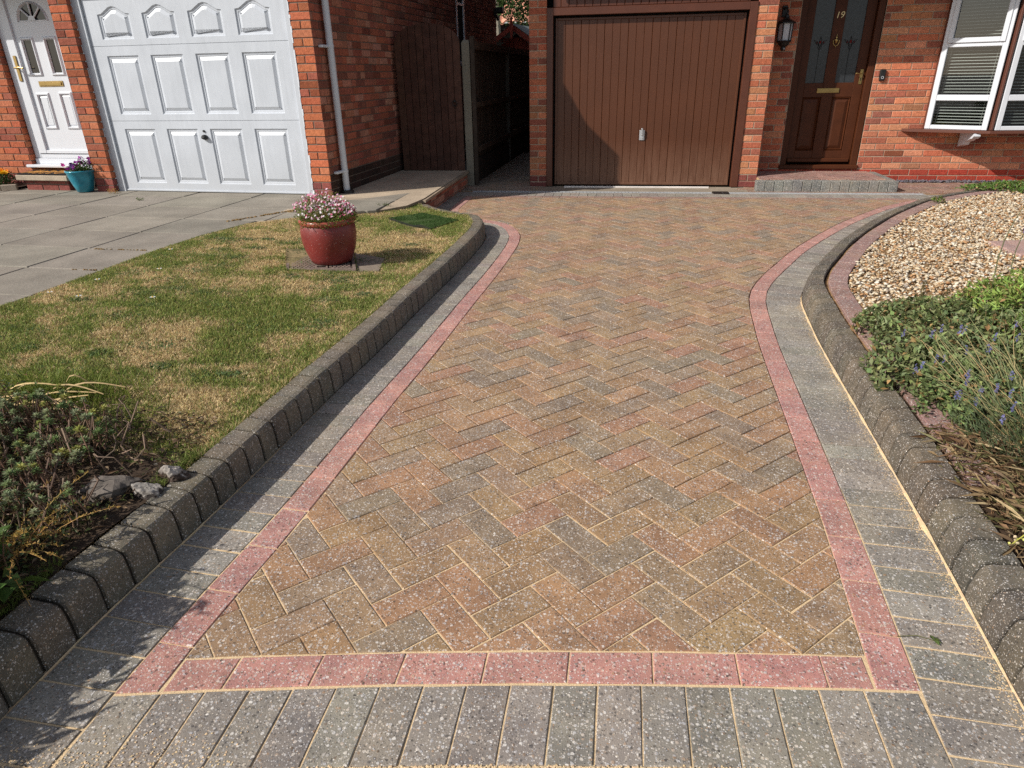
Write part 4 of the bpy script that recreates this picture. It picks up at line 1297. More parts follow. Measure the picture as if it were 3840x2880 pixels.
for (a, b_, c_, d_), l0, t in cells:
    mb.ring(dpl(rect(a, b_, c_, d_), 0), dpl(l0, 0))
    l1 = shrink(l0, .012); l2 = shrink(l0, .022); l3 = shrink(l0, .034)
    mb.ring(dpl(l0, 0), dpl(l1, -.016)); mb.ring(dpl(l1, -.016), dpl(l2, -.016)); mb.ring(dpl(l2, -.016), dpl(l3, .008))
    if t == 'p':
        l4 = shrink(l0, .05); mb.ring(dpl(l3, .008), dpl(l4, .0)); mb.face(dpl(l4, .0))
    else:
        gm = MB(); gm.face(dpl(shrink(l0, .033), .007)); gms.append(gm)
mb.face(dpl([(-3.86, 1.24), (-3.235, 1.24), (-3.235, 1.36), (-3.86, 1.36)], 0))
# fan: rectangle cell with half-round opening
fan_c = (-3.553, 1.935); Rf = .215
th = np.linspace(0, math.pi, 17)
open_ = [(fan_c[0] + Rf * math.cos(t), fan_c[1] + Rf * .92 * math.sin(t)) for t in th]
outer = []
for t in th:
    c_, s_ = math.cos(t), math.sin(t); k = min(.3125 / max(abs(c_), 1e-6), .38 / max(s_, 1e-6)); outer.append((fan_c[0] + .005 + k * c_, fan_c[1] + k * s_))
for i in range(16): mb.face(dpl([outer[i], outer[i + 1], open_[i + 1], open_[i]], 0))
mb.face(dpl([(-3.86, 1.83), (-3.235, 1.83), (-3.235, 1.935), (-3.86, 1.935)], 0))
in_ = [(fan_c[0] + Rf * .8 * math.cos(t), fan_c[1] + .012 + Rf * .74 * math.sin(t)) for t in th]
rim = [(fan_c[0] + Rf * .9 * math.cos(t), fan_c[1] + .004 + Rf * .83 * math.sin(t)) for t in th]
for i in range(16):
    mb.face(dpl([open_[i], open_[i + 1]], 0) + dpl([rim[i + 1], rim[i]], -.018)); mb.face(dpl([rim[i], rim[i + 1]], -.018) + dpl([in_[i + 1], in_[i]], .006))
mb.face(dpl([open_[0], rim[0], in_[0], in_[-1], rim[-1], open_[-1]], -.004))
hub = [(fan_c[0] + Rf * .22 * math.cos(t), fan_c[1] + .010 + Rf * .22 * math.sin(t)) for t in th]
mb.face(dpl(hub, -.014)[::-1])
for t in (math.pi * .25, math.pi * .5, math.pi * .75):
    p0 = (fan_c[0] + Rf * .2 * math.cos(t), fan_c[1] + .012 + Rf * .2 * math.sin(t)); p1 = (fan_c[0] + Rf * .84 * math.cos(t), fan_c[1] + .012 + Rf * .78 * math.sin(t))
    mb.tube([WL(p0[0], vd - .026, p0[1]), WL(p1[0], vd - .026, p1[1])], .010, 8)
gm = MB(); gm.face(dpl(in_[::-1], .007)); gms.append(gm)
fdw = mb.build('front_door', M['white'], wh)
for gm in gms: gm.build('glass_pane', M['darkglass'], fdw, label='dark leaded glass')
mb = MB()
o = WL(-3.71, vd - .028, 1.275)
mb.bbox(o, tuple(U * .335) + (0,), tuple(V_ * .012) + (0,), (0, 0, .058), .003)
o = WL(-3.690, vd - .036, 1.288); mb.bbox(o, tuple(U * .295) + (0,), tuple(V_ * .008) + (0,), (0, 0, .032), .003)
mb.build('letterbox', M['brass'], fdw)
mb = MB()
wbox(mb, -3.935, -3.895, vd - .056, vd - .045, 1.335, 1.60, .003)
mb.tube([WL(-3.915, vd - .05, 1.475), WL(-3.915, vd - .09, 1.475), WL(-3.86, vd - .095, 1.478), WL(-3.80, vd - .09, 1.47)], [.009, .009, .008, .009], 10)
mb.build('handle', M['brass'], fdw)

# step, with mat, outside the white front door
ws = thing('doorstep', (*(WO + U * -3.6 + V_ * .2), .172), 'concrete slab step on a course of bricks below the white front door', 'doorstep')
mb = MB(); wbox(mb, -4.0, -3.28, -.035, .385, .285, .345, .006, S(168, 154, 136)); mb.build('slab', M['conc'], ws)
mb = MB()
brick_wall(mb, WO + V_ * .02, U, -V_, -3.93, -3.33, .165, .287, PLUM); brick_wall(mb, WO + U * -3.33 + V_ * .02, V_, U, 0, .36, .165, .287, PLUM)
mb.build('brick_base', [M['brick'], M['mortar_dark']], ws)
dm = thing('door_mat', (*(WO + U * -3.6 + V_ * .2), .346), 'black and orange coir doormat reading HELLO on the slab step', 'doormat')
mb = MB(); wbox(mb, -3.985, -3.30, -.02, .33, .346, .361, .004, S(28, 26, 26)); mb.build('pile', M['coir'], dm)
mb = MB(); wbox(mb, -3.975, -3.31, .135, .325, .3615, .3632, .0005, S(196, 138, 66)); mb.build('band', M['coir'], dm)
def mat_text(body, u, v, size, mat, rotz, nm, sx=1.0):
    p = WL(u, v, .3648); return text_obj(body, size, mat, p[0], p[1], p[2], dm, nm, rot=(0, 0, wa + rotz), ext=.0009, scale=(sx, 1, 1), spacing=1.02)
m_or = mat_plain('orange_coir', S(196, 138, 66), .95, n_amt=.2, n_scale=150); m_bl = mat_plain('black_coir', S(28, 26, 26), .95, n_amt=.2, n_scale=150)
mat_text('HELLO', -3.66, .055, .165, m_or, 0, 'lettering', 1.15)
p = WL(-3.645, .232, .3654); text_obj('GOODBYE', .165, m_bl, p[0], p[1], p[2], dm, 'lettering', rot=(0, 0, wa + math.pi), ext=.0009, scale=(.98, 1, 1))

# side window, drainpipe
mb = MB()
def sbar(v0, v1, z0, z1, d0, d1): mb.bbox(WL(d0, v0, z0), tuple(V_ * (v1 - v0)) + (0,), tuple(U * (d1 - d0)) + (0,), (0, 0, z1 - z0), .004)
sbar(4.76, 4.82, 1.45, 3.0, -.05, .006); sbar(5.14, 5.20, 1.45, 3.0, -.05, .006); sbar(4.82, 5.14, 1.45, 1.51, -.05, .005); sbar(4.82, 5.14, 2.30, 2.34, -.05, .005)
swf = mb.build('side_window', M['white'], wh)
mb = MB(); mb.face([WL(-.03, 4.80, 1.5), WL(-.03, 5.16, 1.5), WL(-.03, 5.16, 3.0), WL(-.03, 4.80, 3.0)]); mb.build('glass_pane', M['darkglass'], swf)
mb = MB()
pc = (.055, .235)
mb.tube([WL(pc[0], pc[1], .20), WL(pc[0], pc[1], 2.7)], .034, 18)
for z in (.40, 1.595): mb.tube([WL(pc[0], pc[1], z - .014), WL(pc[0], pc[1], z + .014)], .0375, 18)
mb.tube([WL(pc[0], pc[1], 2.0), WL(pc[0], pc[1], 2.06)], .038, 18)
dp = mb.build('drainpipe', M['white'], wh, smooth=False)
for z in (.40, 1.595): mb = MB(); mb.bbox(WL(.004, pc[1] - .155, z - .012), tuple(V_ * .17) + (0,), tuple(U * .05) + (0,), (0, 0, .024), .004); mb.build('bracket', M['white'], dp)
mb = MB()
mb.lathe(WL(pc[0] + .01, pc[1] - .01, .172), [(.0, .035), (.055, .035), (.068, .028), (.070, .0), (.066, -.01)], 24)
mb.build('gully_collar', M['black'], wh)
sl = thing('security_light', (*WL(.08, 7.2, 2.33)[:2], 2.2), 'small dark floodlight high on the shaded end of the brick side wall', 'floodlight')
mb = MB()
mb.bbox(WL(.0, 7.14, 2.29), tuple(U * .05) + (0,), tuple(V_ * .08) + (0,), (0, 0, .12), .008); mb.bbox(WL(.05, 7.05, 2.33), tuple(U * .14) + (0, ), tuple(V_ * .16) + (0,), (0, 0, .10), .015); mb.tube([WL(.04, 7.18, 2.30), WL(.07, 7.18, 2.22)], .025, 8)
mb.build('lamp_body', M['black'], sl)

# brick flank of the ramp on the drive side
rw = thing('ramp_wall', (-1.98, 7.8, 0), 'low brick edge wall carrying the side of the concrete ramp to the gate', 'low wall')
mb = MB()
nrm = np.array((1, 0)); 
brick_wall(mb, (-1.975, 6.86), (0.004, 1), (1, -.004), 0, 2.02, -.06, .135, SIDE_BR, bond='stretcher')
mb.build('brick_face', [M['brick'], M['mortar_dark']], rw)
mb = MB()
mb.obox((-2.04, 6.80, .132), (.085, 0, 0), (.012, 2.08, .026), (0, 0, .026), S(160, 142, 122)); mb.build('coping', M['conc'], rw)

# ------------------------------------------------------------------ arched side gate
gt = thing('side_gate', (-2.38, 8.84, .19), 'tall arched dark brown boarded gate between the side wall and the fence', 'gate')
mb = MB()
gx0, gx1, gzb = -2.80, -1.985, .195
def gtop(x):
    t = (x - (gx0 + gx1) / 2) / ((gx1 - gx0) / 2); return 1.655 + .225 * math.sqrt(max(0, 1 - min(1, abs(t)) ** 2.2))
n = 9; w_ = (gx1 - gx0) / n
for i in range(n):
    a, b_ = gx0 + i * w_ + .0025, gx0 + (i + 1) * w_ - .0025
    c = vary(S(82, 55, 45), .14, .05); dy = random.uniform(-.002, .002)
    k = 5; tp = [(a + (b_ - a) * q / k) for q in range(k + 1)]
    f = [(a, 8.83 + dy, gzb), (b_, 8.83 + dy, gzb)] + [(x, 8.83 + dy, gtop(x)) for x in reversed(tp)]
    bk2 = [(x, 8.855, z) for x, _, z in f]
    mid = [(x + (.004 if abs(x - a) < 1e-6 else -.004 if abs(x - b_) < 1e-6 else 0), y - .004, z) for x, y, z in f]
    mb.face(mid, c); mb.ring(mid, f, c); mb.ring(f, bk2, c)
mb.build('boards', M['wood_dark'], gt)
mb = MB()
for z in (.45, 1.1, 1.55): mb = MB(); mb.box(gx0 + .02, gx1 - .02, 8.857, 8.90, z, z + .10, S(50, 34, 28)); mb.build('ledge', M['wood_dark'], gt)
mb = MB()
hx, hz = -2.075, 1.015
mb.tube([(hx + .028 * math.sin(t), 8.818, hz - .028 - .028 * math.cos(t)) for t in np.linspace(0, 6.283, 19)], .005, 6)
mb.lathe((hx, 8.822, hz), [(0, .014), (.018, .010), (.022, 0), (.018, -.010), (0, -.014)], 12)
mb.build('ring_handle', M['black'], gt)

# ------------------------------------------------------------------ fence along the alley
fe = thing('fence', (-1.9, 10.5, 0), 'dark close-boarded fence with pale concrete posts running back beside the alley', 'fence')
fdirx = (-1.845 - -1.925) / (11.45 - 8.93)
fxx = lambda y: -1.925 + fdirx * (y - 8.93)
posts_y = [8.885, 11.42, 13.9]
for py in posts_y:
    mb = MB(); x = fxx(py)
    f = [(-.048, 0), (.048, 0), (.048, .045), (.030, .05), (.030, .06), (.048, .065), (.048, .10), (-.048, .10), (-.048, .065), (-.030, .06), (-.030, .05), (-.048, .045)]
    lo = [(x + a, py + b_, -.1) for a, b_ in f]; hi = [(x + a, py + b_, 1.665) for a, b_ in f]; tp = [(x + a * .6, py + .05 + (b_ - .05) * .6, 1.695) for a, b_ in f]
    c = S(134, 128, 114) if py < 9 else S(104, 100, 92)
    mb.ring(lo, hi, c); mb.ring(hi, tp, c); mb.face(tp, c)
    mb.tube([(x - .012, py - .001, 1.42), (x - .012, py + .004, 1.42)], .006, 8, (.02, .02, .02)); mb.tube([(x - .012, py - .001, .55), (x - .012, py + .004, .55)], .006, 8, (.02, .02, .02))
    mb.build('concrete_post', M['conc'], fe)
for a, b_ in zip(posts_y, posts_y[1:] + [16.2]):
    y0, y1 = a + .07, b_ + .03
    mb = MB(); y = y0
    while y < y1:
        e = min(y + .095, y1); x = fxx(y)
        mb.obox((x - .010, y, .30), (.014, 0, 0), (-.006, e - y + .01, 0), (0, 0, 1.32), vary(S(84, 70, 58), .2, .05)); y += .095
    mb.build('fence_panel', M['wood_dark'], fe)
    mb = MB(); 
    for z, h in ((1.60, .09), (.93, .06), (.38, .07)): mb.obox((fxx(y0) + .012, y0, z), (.038, 0, 0), (fxx(y1) - fxx(y0), y1 - y0, 0), (0, 0, h), vary(S(98, 82, 68), .1))
    mb.obox((fxx(y0) - .03, y0, 1.66), (.07, 0, 0), (fxx(y1) - fxx(y0), y1 - y0, 0), (0, 0, .025), S(66, 54, 46))
    mb.build('rail', M['wood_dark'], fe)
    mb = MB(); mb.obox((fxx(y0) - .02, y0, -.08), (.05, 0, 0), (fxx(y1) - fxx(y0), y1 - y0, 0), (0, 0, .38), S(60, 52, 46)); mb.build('gravel_board', M['wood_dark'], fe)
mb = MB(); mb.bbox((-1.868, 8.875, .0), (.05, 0, 0), (0, .05, 0), (0, 0, 1.735), .004, S(62, 52, 44)); mb.build('end_batten', M['wood_dark'], fe)

# ------------------------------------------------------------------ shed, house and tree beyond the alley
sh = thing('garden_shed', (-2.4, 17, 0), 'red stained timber shed with pointed finials beyond the fence', 'shed')
rd = np.array((.20, 1.0)); rd /= np.linalg.norm(rd); rp = np.array((rd[1], -rd[0]))
SP = lambda a, b_, z: (-2.44 + rp[0] * a + rd[0] * b_, 16 + rp[1] * a + rd[1] * b_, z)
REDW = S(176, 82, 66)
mb = MB()
k = -.95
while k < .95:
    e = min(k + .1, .95); zt = lambda a: min(2.10 - abs(a) * .62, 2.0)
    mb.face([SP(k + .006, .25, -.1), SP(e, .25, -.1), SP(e, .25, zt(e)), SP(k + .006, .25, zt(k))], vary(REDW, .1)); k += .1
mb.face([SP(-.95, .27, -.1), SP(.95, .27, -.1), SP(.95, .27, 1.45), SP(0, .27, 2.1), SP(-.95, .27, 1.45)], S(60, 24, 20))
mb.face([SP(.95, .27, -.1), SP(.95, 2.4, -.1), SP(.95, 2.4, 1.5), SP(.95, .27, 1.5)], REDW); mb.face([SP(-.95, .27, -.1), SP(-.95, 2.4, -.1), SP(-.95, 2.4, 1.5), SP(-.95, .27, 1.5)], REDW)
for z in (1.985, 1.94): mb.obox(SP(-.35, .235, z), tuple(rp * .7) + (0,), tuple(rd * .01) + (0,), (0, 0, .035), vary(REDW, .05))
mb.build('boarded_wall', M['stem'], sh)
mb = MB()
for s_ in (-1, 1):
    a0, a1 = SP(0, .0, 2.27), SP(s_ * 1.2, .0, 1.50); 
    mb.obox(a0, tuple(np.array(a1) - np.array(a0)), tuple(rd * .03) + (0,), (0, 0, -.11), REDW)
mb.build('bargeboard', M['stem'], sh)
for b_ in (-.02, 2.45):
    mb = MB()
    z0 = 2.24 if b_ < 1 else 2.24
    v = [SP(0, b_ - .015, z0 + .19), SP(.045, b_ - .015, z0 - .02), SP(.01, b_ - .015, z0 - .26), SP(-.012, b_ - .015, z0 - .26), SP(-.045, b_ - .015, z0 - .02)]
    w2 = [(q[0] + rd[0] * .03, q[1] + rd[1] * .03, q[2]) for q in v]
    mb.face(v, REDW); mb.face(w2[::-1], REDW); mb.ring(v, w2, REDW)
    mb.build('finial', M['stem'], sh)
mb = MB()
for s_ in (-1, 1):
    mb.face([SP(0, .02, 2.28), SP(0, 2.45, 2.28), SP(s_ * 1.22, 2.45, 1.52), SP(s_ * 1.22, .02, 1.52)], S(128, 138, 138))
mb.build('felt_roof', M['conc'], sh)

fh = thing('tiled_house', (-3.5, 26, 0), 'distant house with sunlit clay pantile roof seen down the alley', 'house')
mb = MB(); mb.box(-9, 4, 25.0, 31, -.2, 2.82, S(54, 40, 36)); mb.build('wall', M['conc'], fh)
mb = MB()
px = .30; nrow = 14
for r in range(nrow):
    y0, z0 = 24.0 + r * .27, 2.83 + r * .235
    xw = np.arange(-6.5, 1.0, px / 6); 
    for i in range(len(xw) - 1):
        h0 = .045 * math.sin(2 * math.pi * xw[i] / px); h1 = .045 * math.sin(2 * math.pi * xw[i + 1] / px)
        c = vary(S(206, 146, 122), .10)
        mb.face([(xw[i], y0, z0 + h0), (xw[i + 1], y0, z0 + h1), (xw[i + 1], y0 + .30, z0 + .235 + h1), (xw[i], y0 + .30, z0 + .235 + h0)], c)
        mb.face([(xw[i], y0 + .005, z0 + h0 - .06), (xw[i + 1], y0 + .005, z0 + h1 - .06), (xw[i + 1], y0, z0 + h1), (xw[i], y0, z0 + h0)], tuple(q * .5 for q in c))
mb.build('pantile_roof', M['tile'], fh)
mb = MB(); mb.box(-9, 4, 24.15, 24.25, 2.60, 2.78, S(30, 26, 24)); mb.build('gutter', M['conc'], fh)

def leaf_mesh(name, P, D, N, ln, wd, cols, mat, parent=None, fold=.25):
    """many small folded leaves: base P, direction D, normal N"""
    P, D, N = (np.asarray(a, float) for a in (P, D, N)); ln = np.asarray(ln)[:, None]; wd = np.asarray(wd)[:, None]
    D = D / np.linalg.norm(D, axis=1)[:, None]
    Sd = np.cross(D, N); Sd /= (np.linalg.norm(Sd, axis=1)[:, None] + 1e-9); Nn = np.cross(Sd, D)
    m = P + D * ln * .45
    v = np.stack([P, m + Sd * wd * .5 + Nn * wd * fold, P + D * ln - Nn * ln * .12, m - Sd * wd * .5 + Nn * wd * fold], 1)
    n = len(P); b = (np.arange(n) * 4)[:, None]
    f = np.concatenate([b + np.array([[0, 1, 2]]), b + np.array([[0, 2, 3]])], 1).reshape(-1)
    c = np.repeat(np.asarray(cols), 2, 0)
    return raw_mesh(name, v.reshape(-1, 3), f, np.full(2 * n, 3), c, [mat], None, parent)
def rdir(n, zlo=-1, zhi=1):
    z = rng.uniform(zlo, zhi, n); t = rng.uniform(0, 2 * np.pi, n); r = np.sqrt(1 - z * z); return np.stack([r * np.cos(t), r * np.sin(t), z], 1)
def cvar(base, n, a=.2, hue=.08):
    base = np.asarray(base); k = 1 + rng.uniform(-a, a, (n, 1)); return np.clip(base * k * (1 + rng.uniform(-hue, hue, (n, 3))), 0, 1)

tr = thing('garden_tree', (-3.2, 19, 0), 'leafy green tree with a pale trunk standing in front of the distant tiled roof', 'tree')
mb = MB()
mb.tube([(-3.22, 19, -.1), (-3.24, 19, 1.5), (-3.27, 19, 2.6), (-3.20, 19, 3.4), (-3.1, 19, 4.6)], [.10, .085, .075, .06, .03], 10, S(176, 166, 150))
for q in ((-2.6, 18.6, 3.3), (-2.4, 19.3, 3.9), (-3.8, 18.8, 3.6), (-2.9, 18.3, 4.2), (-2.3, 18.7, 2.9)):
    mb.tube([(-3.24, 19, 2.3 + random.random()), ((-3.2 + q[0]) / 2, (19 + q[1]) / 2, q[2] - .15), q], [.04, .025, .01], 6, S(96, 84, 70))
mb.build('trunk', M['stem'], tr)
cl = np.array([(-2.7, 18.7, 3.05), (-2.35, 18.8, 2.85), (-2.15, 18.9, 3.15), (-2.9, 18.5, 3.4), (-2.5, 19.2, 3.5), (-3.7, 18.8, 3.3), (-2.3, 18.6, 3.6), (-3.0, 18.4, 2.85), (-3.3, 18.6, 3.9), (-2.6, 18.6, 2.62)])
n = 2600; ci = rng.integers(0, len(cl), n); P = cl[ci] + rng.normal(0, 1, (n, 3)) * np.array((.20, .2, .15))
g0 = np.array(S(70, 92, 46)); C_ = cvar(g0, n, .45, .1)
leaf_mesh('crown', P, rdir(n), rdir(n), rng.uniform(.07, .13, n), rng.uniform(.035, .06, n), C_, M['plant'], tr)

# ================================================================== GARDEN
# ---- grass: short, dry, patchy
def blades(name, X, Y, Z, hgt, wid, cols, lean, mat, bend=.5):
    n = len(X); a = rng.uniform(0, 2 * np.pi, n); b = rng.uniform(0, 2 * np.pi, n)
    sx, sy_ = np.cos(a) * wid * .5, np.sin(a) * wid * .5
    dx, dy = np.cos(b) * lean * hgt, np.sin(b) * lean * hgt
    P = np.stack([X, Y, Z], 1)
    h1 = hgt * .55; o1 = .35
    v = np.stack([
        P + np.stack([-sx, -sy_, np.zeros(n)], 1), P + np.stack([sx, sy_, np.zeros(n)], 1),
        P + np.stack([sx * .8 + dx * o1, sy_ * .8 + dy * o1, h1], 1), P + np.stack([-sx * .8 + dx * o1, -sy_ * .8 + dy * o1, h1], 1),
        P + np.stack([dx, dy, hgt * np.sqrt(np.clip(1 - .5 * lean ** 2, .1, 1))], 1)], 1)
    i = (np.arange(n) * 5)[:, None]
    loops = np.concatenate([i + np.array([[0, 1, 2, 3]]), i + np.array([[3, 2, 4]])], 1).reshape(-1)
    sizes = np.tile([4, 3], n)
    return raw_mesh(name, v.reshape(-1, 3), loops, sizes, np.repeat(cols, 2, 0), [mat])
def lawn_pts(dens):
    x0, y0 = LAWN.min(0); x1, y1 = LAWN.max(0); n = int((x1 - x0) * (y1 - y0) * dens)
    X = rng.uniform(x0, x1, n); Y = rng.uniform(y0, y1, n)
    k = inside(X, Y, LAWN); return X[k], Y[k]
X, Y = lawn_pts(30000)
bt = bed_t(X, Y)
ga = green_amt(X, Y)
bare = np.exp(-((X + 1.62) ** 2 / .02 + (Y - 5.42) ** 2 / .012))
man_q = np.array([(-2.22, 4.19), (-1.735, 4.23), (-1.95, 4.74), (-2.475, 4.72)])
in_man = inside(X, Y, man_q)
in_slab = inside(X, Y, np.array([(-1.735, 4.25), (-1.60, 4.27), (-1.68, 4.62), (-1.93, 4.72)]))
mat_q = np.array([(-2.06, 5.93), (-1.79, 5.66), (-1.585, 5.62), (-1.43, 6.0), (-1.82, 6.24)])
in_mat = inside(X, Y, mat_q)
keep = (rng.random(len(X)) > bt) & (rng.random(len(X)) > bare * .95) & ~in_man & ~in_mat & ~in_slab
X, Y, ga = X[keep], Y[keep], ga[keep]
n = len(X)
isg = rng.random(n) < ga
straw = cvar(S(226, 204, 156), n, .22, .04); green = cvar(S(136, 150, 78), n, .3, .08)
dk = rng.random(n) < .22; green[dk] *= .5
dull = rng.random(n) < .28; straw[dull] = cvar(S(160, 134, 96), int(dull.sum()), .2)
yl = rng.random(n) < .2; green[yl] = cvar(S(180, 172, 104), int(yl.sum()), .2)
cols = np.where(isg[:, None], green, straw)
hg = np.where(isg, rng.uniform(.012, .026, n), rng.uniform(.008, .020, n))
# longer at the edges beside slabs
lean = np.where(isg, rng.uniform(.2, 1.1, n), rng.uniform(.5, 1.3, n))
ke_ = rng.uniform(LC.s_at_y(1.7), sKe, 9000); EP = np.array([LC.at(u, .428 + abs(random.gauss(0, .016))) for u in ke_])
X = np.concatenate([X, EP[:, 0]]); Y = np.concatenate([Y, EP[:, 1]]); ne = len(EP)
cols = np.concatenate([cols, np.where((rng.random(ne) < .6)[:, None], cvar(S(126, 138, 72), ne, .35), cvar(S(214, 190, 140), ne, .25))]); hg = np.concatenate([hg, rng.uniform(.012, .042, ne)]); lean = np.concatenate([lean, rng.uniform(.3, 1.2, ne)]); n = len(X)
# flat clover and daisy-leaf patches among the blades are drawn as short broad blades
for q in range(60):
    x_, y_ = rng.uniform(-3.3, -1.5), rng.uniform(2.1, 5.2); m_ = 90; r_ = rng.uniform(.03, .09)
    X = np.concatenate([X, x_ + rng.normal(0, r_, m_)]); Y = np.concatenate([Y, y_ + rng.normal(0, r_ * .6, m_)]); cols = np.concatenate([cols, cvar(S(98, 118, 76), m_, .35)]); hg = np.concatenate([hg, rng.uniform(.014, .024, m_)]); lean = np.concatenate([lean, rng.uniform(.9, 1.35, m_)])
n = len(X)
WB = rng.uniform(.0022, .0042, n); WB[-60 * 90:] = rng.uniform(.006, .011, 5400)
o = blades('grass', X, Y, lawn_z(X, Y) - .004, hg, WB, cols, lean, M['grass']); tag(o, kind='stuff')
# daisies in the turf at the slab edge
dz_i = 0
for (dx_, dy_) in ((-3.28, 3.35), (-3.18, 3.62), (-3.05, 3.30), (-2.95, 3.9), (-3.2, 4.4), (-2.62, 3.35)):
    z0 = float(lawn_z(np.array(dx_), np.array(dy_)))
    d_ = thing('daisy', (dx_, dy_, z0), 'tiny white daisy in the lawn grass', 'flower', 'daisies in the lawn')
    mb = MB()
    for k in range(10):
        a = k * .628; c_, s_ = math.cos(a), math.sin(a)
        mb.face([(dx_, dy_, z0 + .034), (dx_ + .012 * c_ - .004 * s_, dy_ + .012 * s_ + .004 * c_, z0 + .036), (dx_ + .018 * c_, dy_ + .018 * s_, z0 + .035), (dx_ + .012 * c_ + .004 * s_, dy_ + .012 * s_ - .004 * c_, z0 + .036)], (.8, .8, .78))
    mb.build('petal_ring', M['petal'], d_)
    mb = MB(); mb.lathe((dx_, dy_, z0 + .034), [(0, .006), (.004, .004), (.005, 0)], 8, S(226, 180, 40)); mb.tube([(dx_, dy_, z0), (dx_, dy_, z0 + .034)], .0012, 5, S(90, 110, 50)); mb.build('stalk', M['stem'], d_)

# ---- manhole cover, concrete collar, turf mat
mh = thing('manhole_cover', (-2.1, 4.45, .12), 'square rusty metal manhole cover with raised treads under the red flower pot', 'manhole cover')
Qz = .133
def bil(u, v): 
    q = man_q; return (q[0] * (1 - u) + q[1] * u) * (1 - v) + (q[3] * (1 - u) + q[2] * u) * v
RUST = S(124, 108, 98)
mb = MB()
P3 = lambda u, v, z: (*bil(u, v), z)
mb.face([P3(0, 0, Qz - .004), P3(1, 0, Qz - .004), P3(1, 1, Qz - .004), P3(0, 1, Qz - .004)], tuple(np.array(RUST) * .45))
for (a, b_, c_, d_) in ((0, 1, 0, .05), (0, 1, .95, 1), (0, .045, .05, .95), (.955, 1, .05, .95)):
    f = [P3(a, c_, Qz + .004), P3(b_, c_, Qz + .004), P3(b_, d_, Qz + .004), P3(a, d_, Qz + .004)]; mb.face(f, RUST); lo = [(q[0], q[1], Qz - .05) for q in f]; mb.ring(lo, f, RUST)
nu, nv = 15, 15
for i in range(nu):
    for j in range(nv):
        u0_, v0_ = .06 + .88 * (i + .12 + .5 * (j % 2) * .9) / nu, .07 + .86 * (j + .15) / nv; u1_, v1_ = u0_ + .88 / nu * .62, v0_ + .86 / nv * .62
        if u1_ > .95 or (.42 < u0_ < .60 and v0_ < .20): continue
        f = [P3(u0_, v0_, Qz + .003), P3(u1_, v0_, Qz + .003), P3(u1_, v1_, Qz + .003), P3(u0_, v1_, Qz + .003)]; lo = [(q[0], q[1], Qz - .005) for q in f]
        mb.face(f, vary(RUST, .1)); mb.ring(lo, f, vary(RUST, .1))
for (a, b_, c_, d_) in ((.42, .60, .06, .085), (.42, .60, .16, .185), (.42, .445, .085, .16), (.575, .60, .085, .16)):
    f = [P3(a, c_, Qz + .004), P3(b_, c_, Qz + .004), P3(b_, d_, Qz + .004), P3(a, d_, Qz + .004)]; mb.face(f, RUST)
mb.build('cover', mat_attr('cast_iron', .75, 40, .25, .4, 120, spec=.3), mh)
mb = MB()
cq = [(-1.735, 4.235), (-1.59, 4.27), (-1.66, 4.60), (-1.94, 4.735)]
f = [(x, y, Qz - .012) for x, y in cq]; mb.face(f, S(140, 126, 112))
mb.ring([(x, y, .1) for x, y in cq], f, S(140, 126, 112))
mb.build('collar', M['conc'], mh)

tm = thing('turf_mat', (-1.75, 5.9, .13), 'square of dark green artificial turf lying on the dry lawn by the kerb', 'turf mat')
mb = MB()
N_ = 16
cqm = np.array([(-2.06, 5.93), (-1.585, 5.60), (-1.43, 6.0), (-1.84, 6.26)])
def bm4(q, u, v): return (q[0] * (1 - u) + q[1] * u) * (1 - v) + (q[3] * (1 - u) + q[2] * u) * v
vs = []; 
for j in range(N_ + 1):
    for i in range(N_ + 1):
        u, v = i / N_, j / N_; p = bm4(cqm, u, v); p = p + np.array((0, -.012 * math.sin(math.pi * u) * (1 - v)))
        z = float(lawn_z(p[0], p[1])) + .014 + .012 * max(0, math.sin(u * 9 + .6)) * (1 - v) ** 3 + .005 * hn(p[0], p[1], 2)
        vs.append((p[0], p[1], z))
fs_ = [(j * (N_ + 1) + i, j * (N_ + 1) + i + 1, (j + 1) * (N_ + 1) + i + 1, (j + 1) * (N_ + 1) + i) for j in range(N_) for i in range(N_)]
for f in fs_: mb.mesh([vs[i] for i in f], [(0, 1, 2, 3)], vary(S(72, 88, 48), .1))
edge = [i for i in range(N_ + 1)] + [j * (N_ + 1) + N_ for j in range(1, N_ + 1)] + [N_ * (N_ + 1) + i for i in range(N_ - 1, -1, -1)] + [j * (N_ + 1) for j in range(N_ - 1, 0, -1)]
mb.ring([(vs[i][0], vs[i][1], vs[i][2] - .02) for i in edge], [vs[i] for i in edge], S(34, 38, 28))
mb.build('backing', M['turfmat'], tm)
nT = 9000; uu, vv = rng.random(nT), rng.random(nT)
Pt = ((cqm[0] * (1 - uu)[:, None] + cqm[1] * uu[:, None]) * (1 - vv)[:, None] + (cqm[3] * (1 - uu)[:, None] + cqm[2] * uu[:, None]) * vv[:, None])
zt = lawn_z(Pt[:, 0], Pt[:, 1]) + .012 + .012 * np.clip(np.sin(uu * 9 + .6), 0, 1) * (1 - vv) ** 3
o = blades('pile', Pt[:, 0], Pt[:, 1] - .012 * np.sin(np.pi * uu) * (1 - vv), zt, rng.uniform(.006, .012, nT), rng.uniform(.002, .004, nT), cvar(S(74, 100, 52), nT, .35), rng.uniform(.3, 1., nT), M['grass'])
me = o.data; 
for v in me.vertices: v.co -= Vector(tm.location)
o.parent = tm

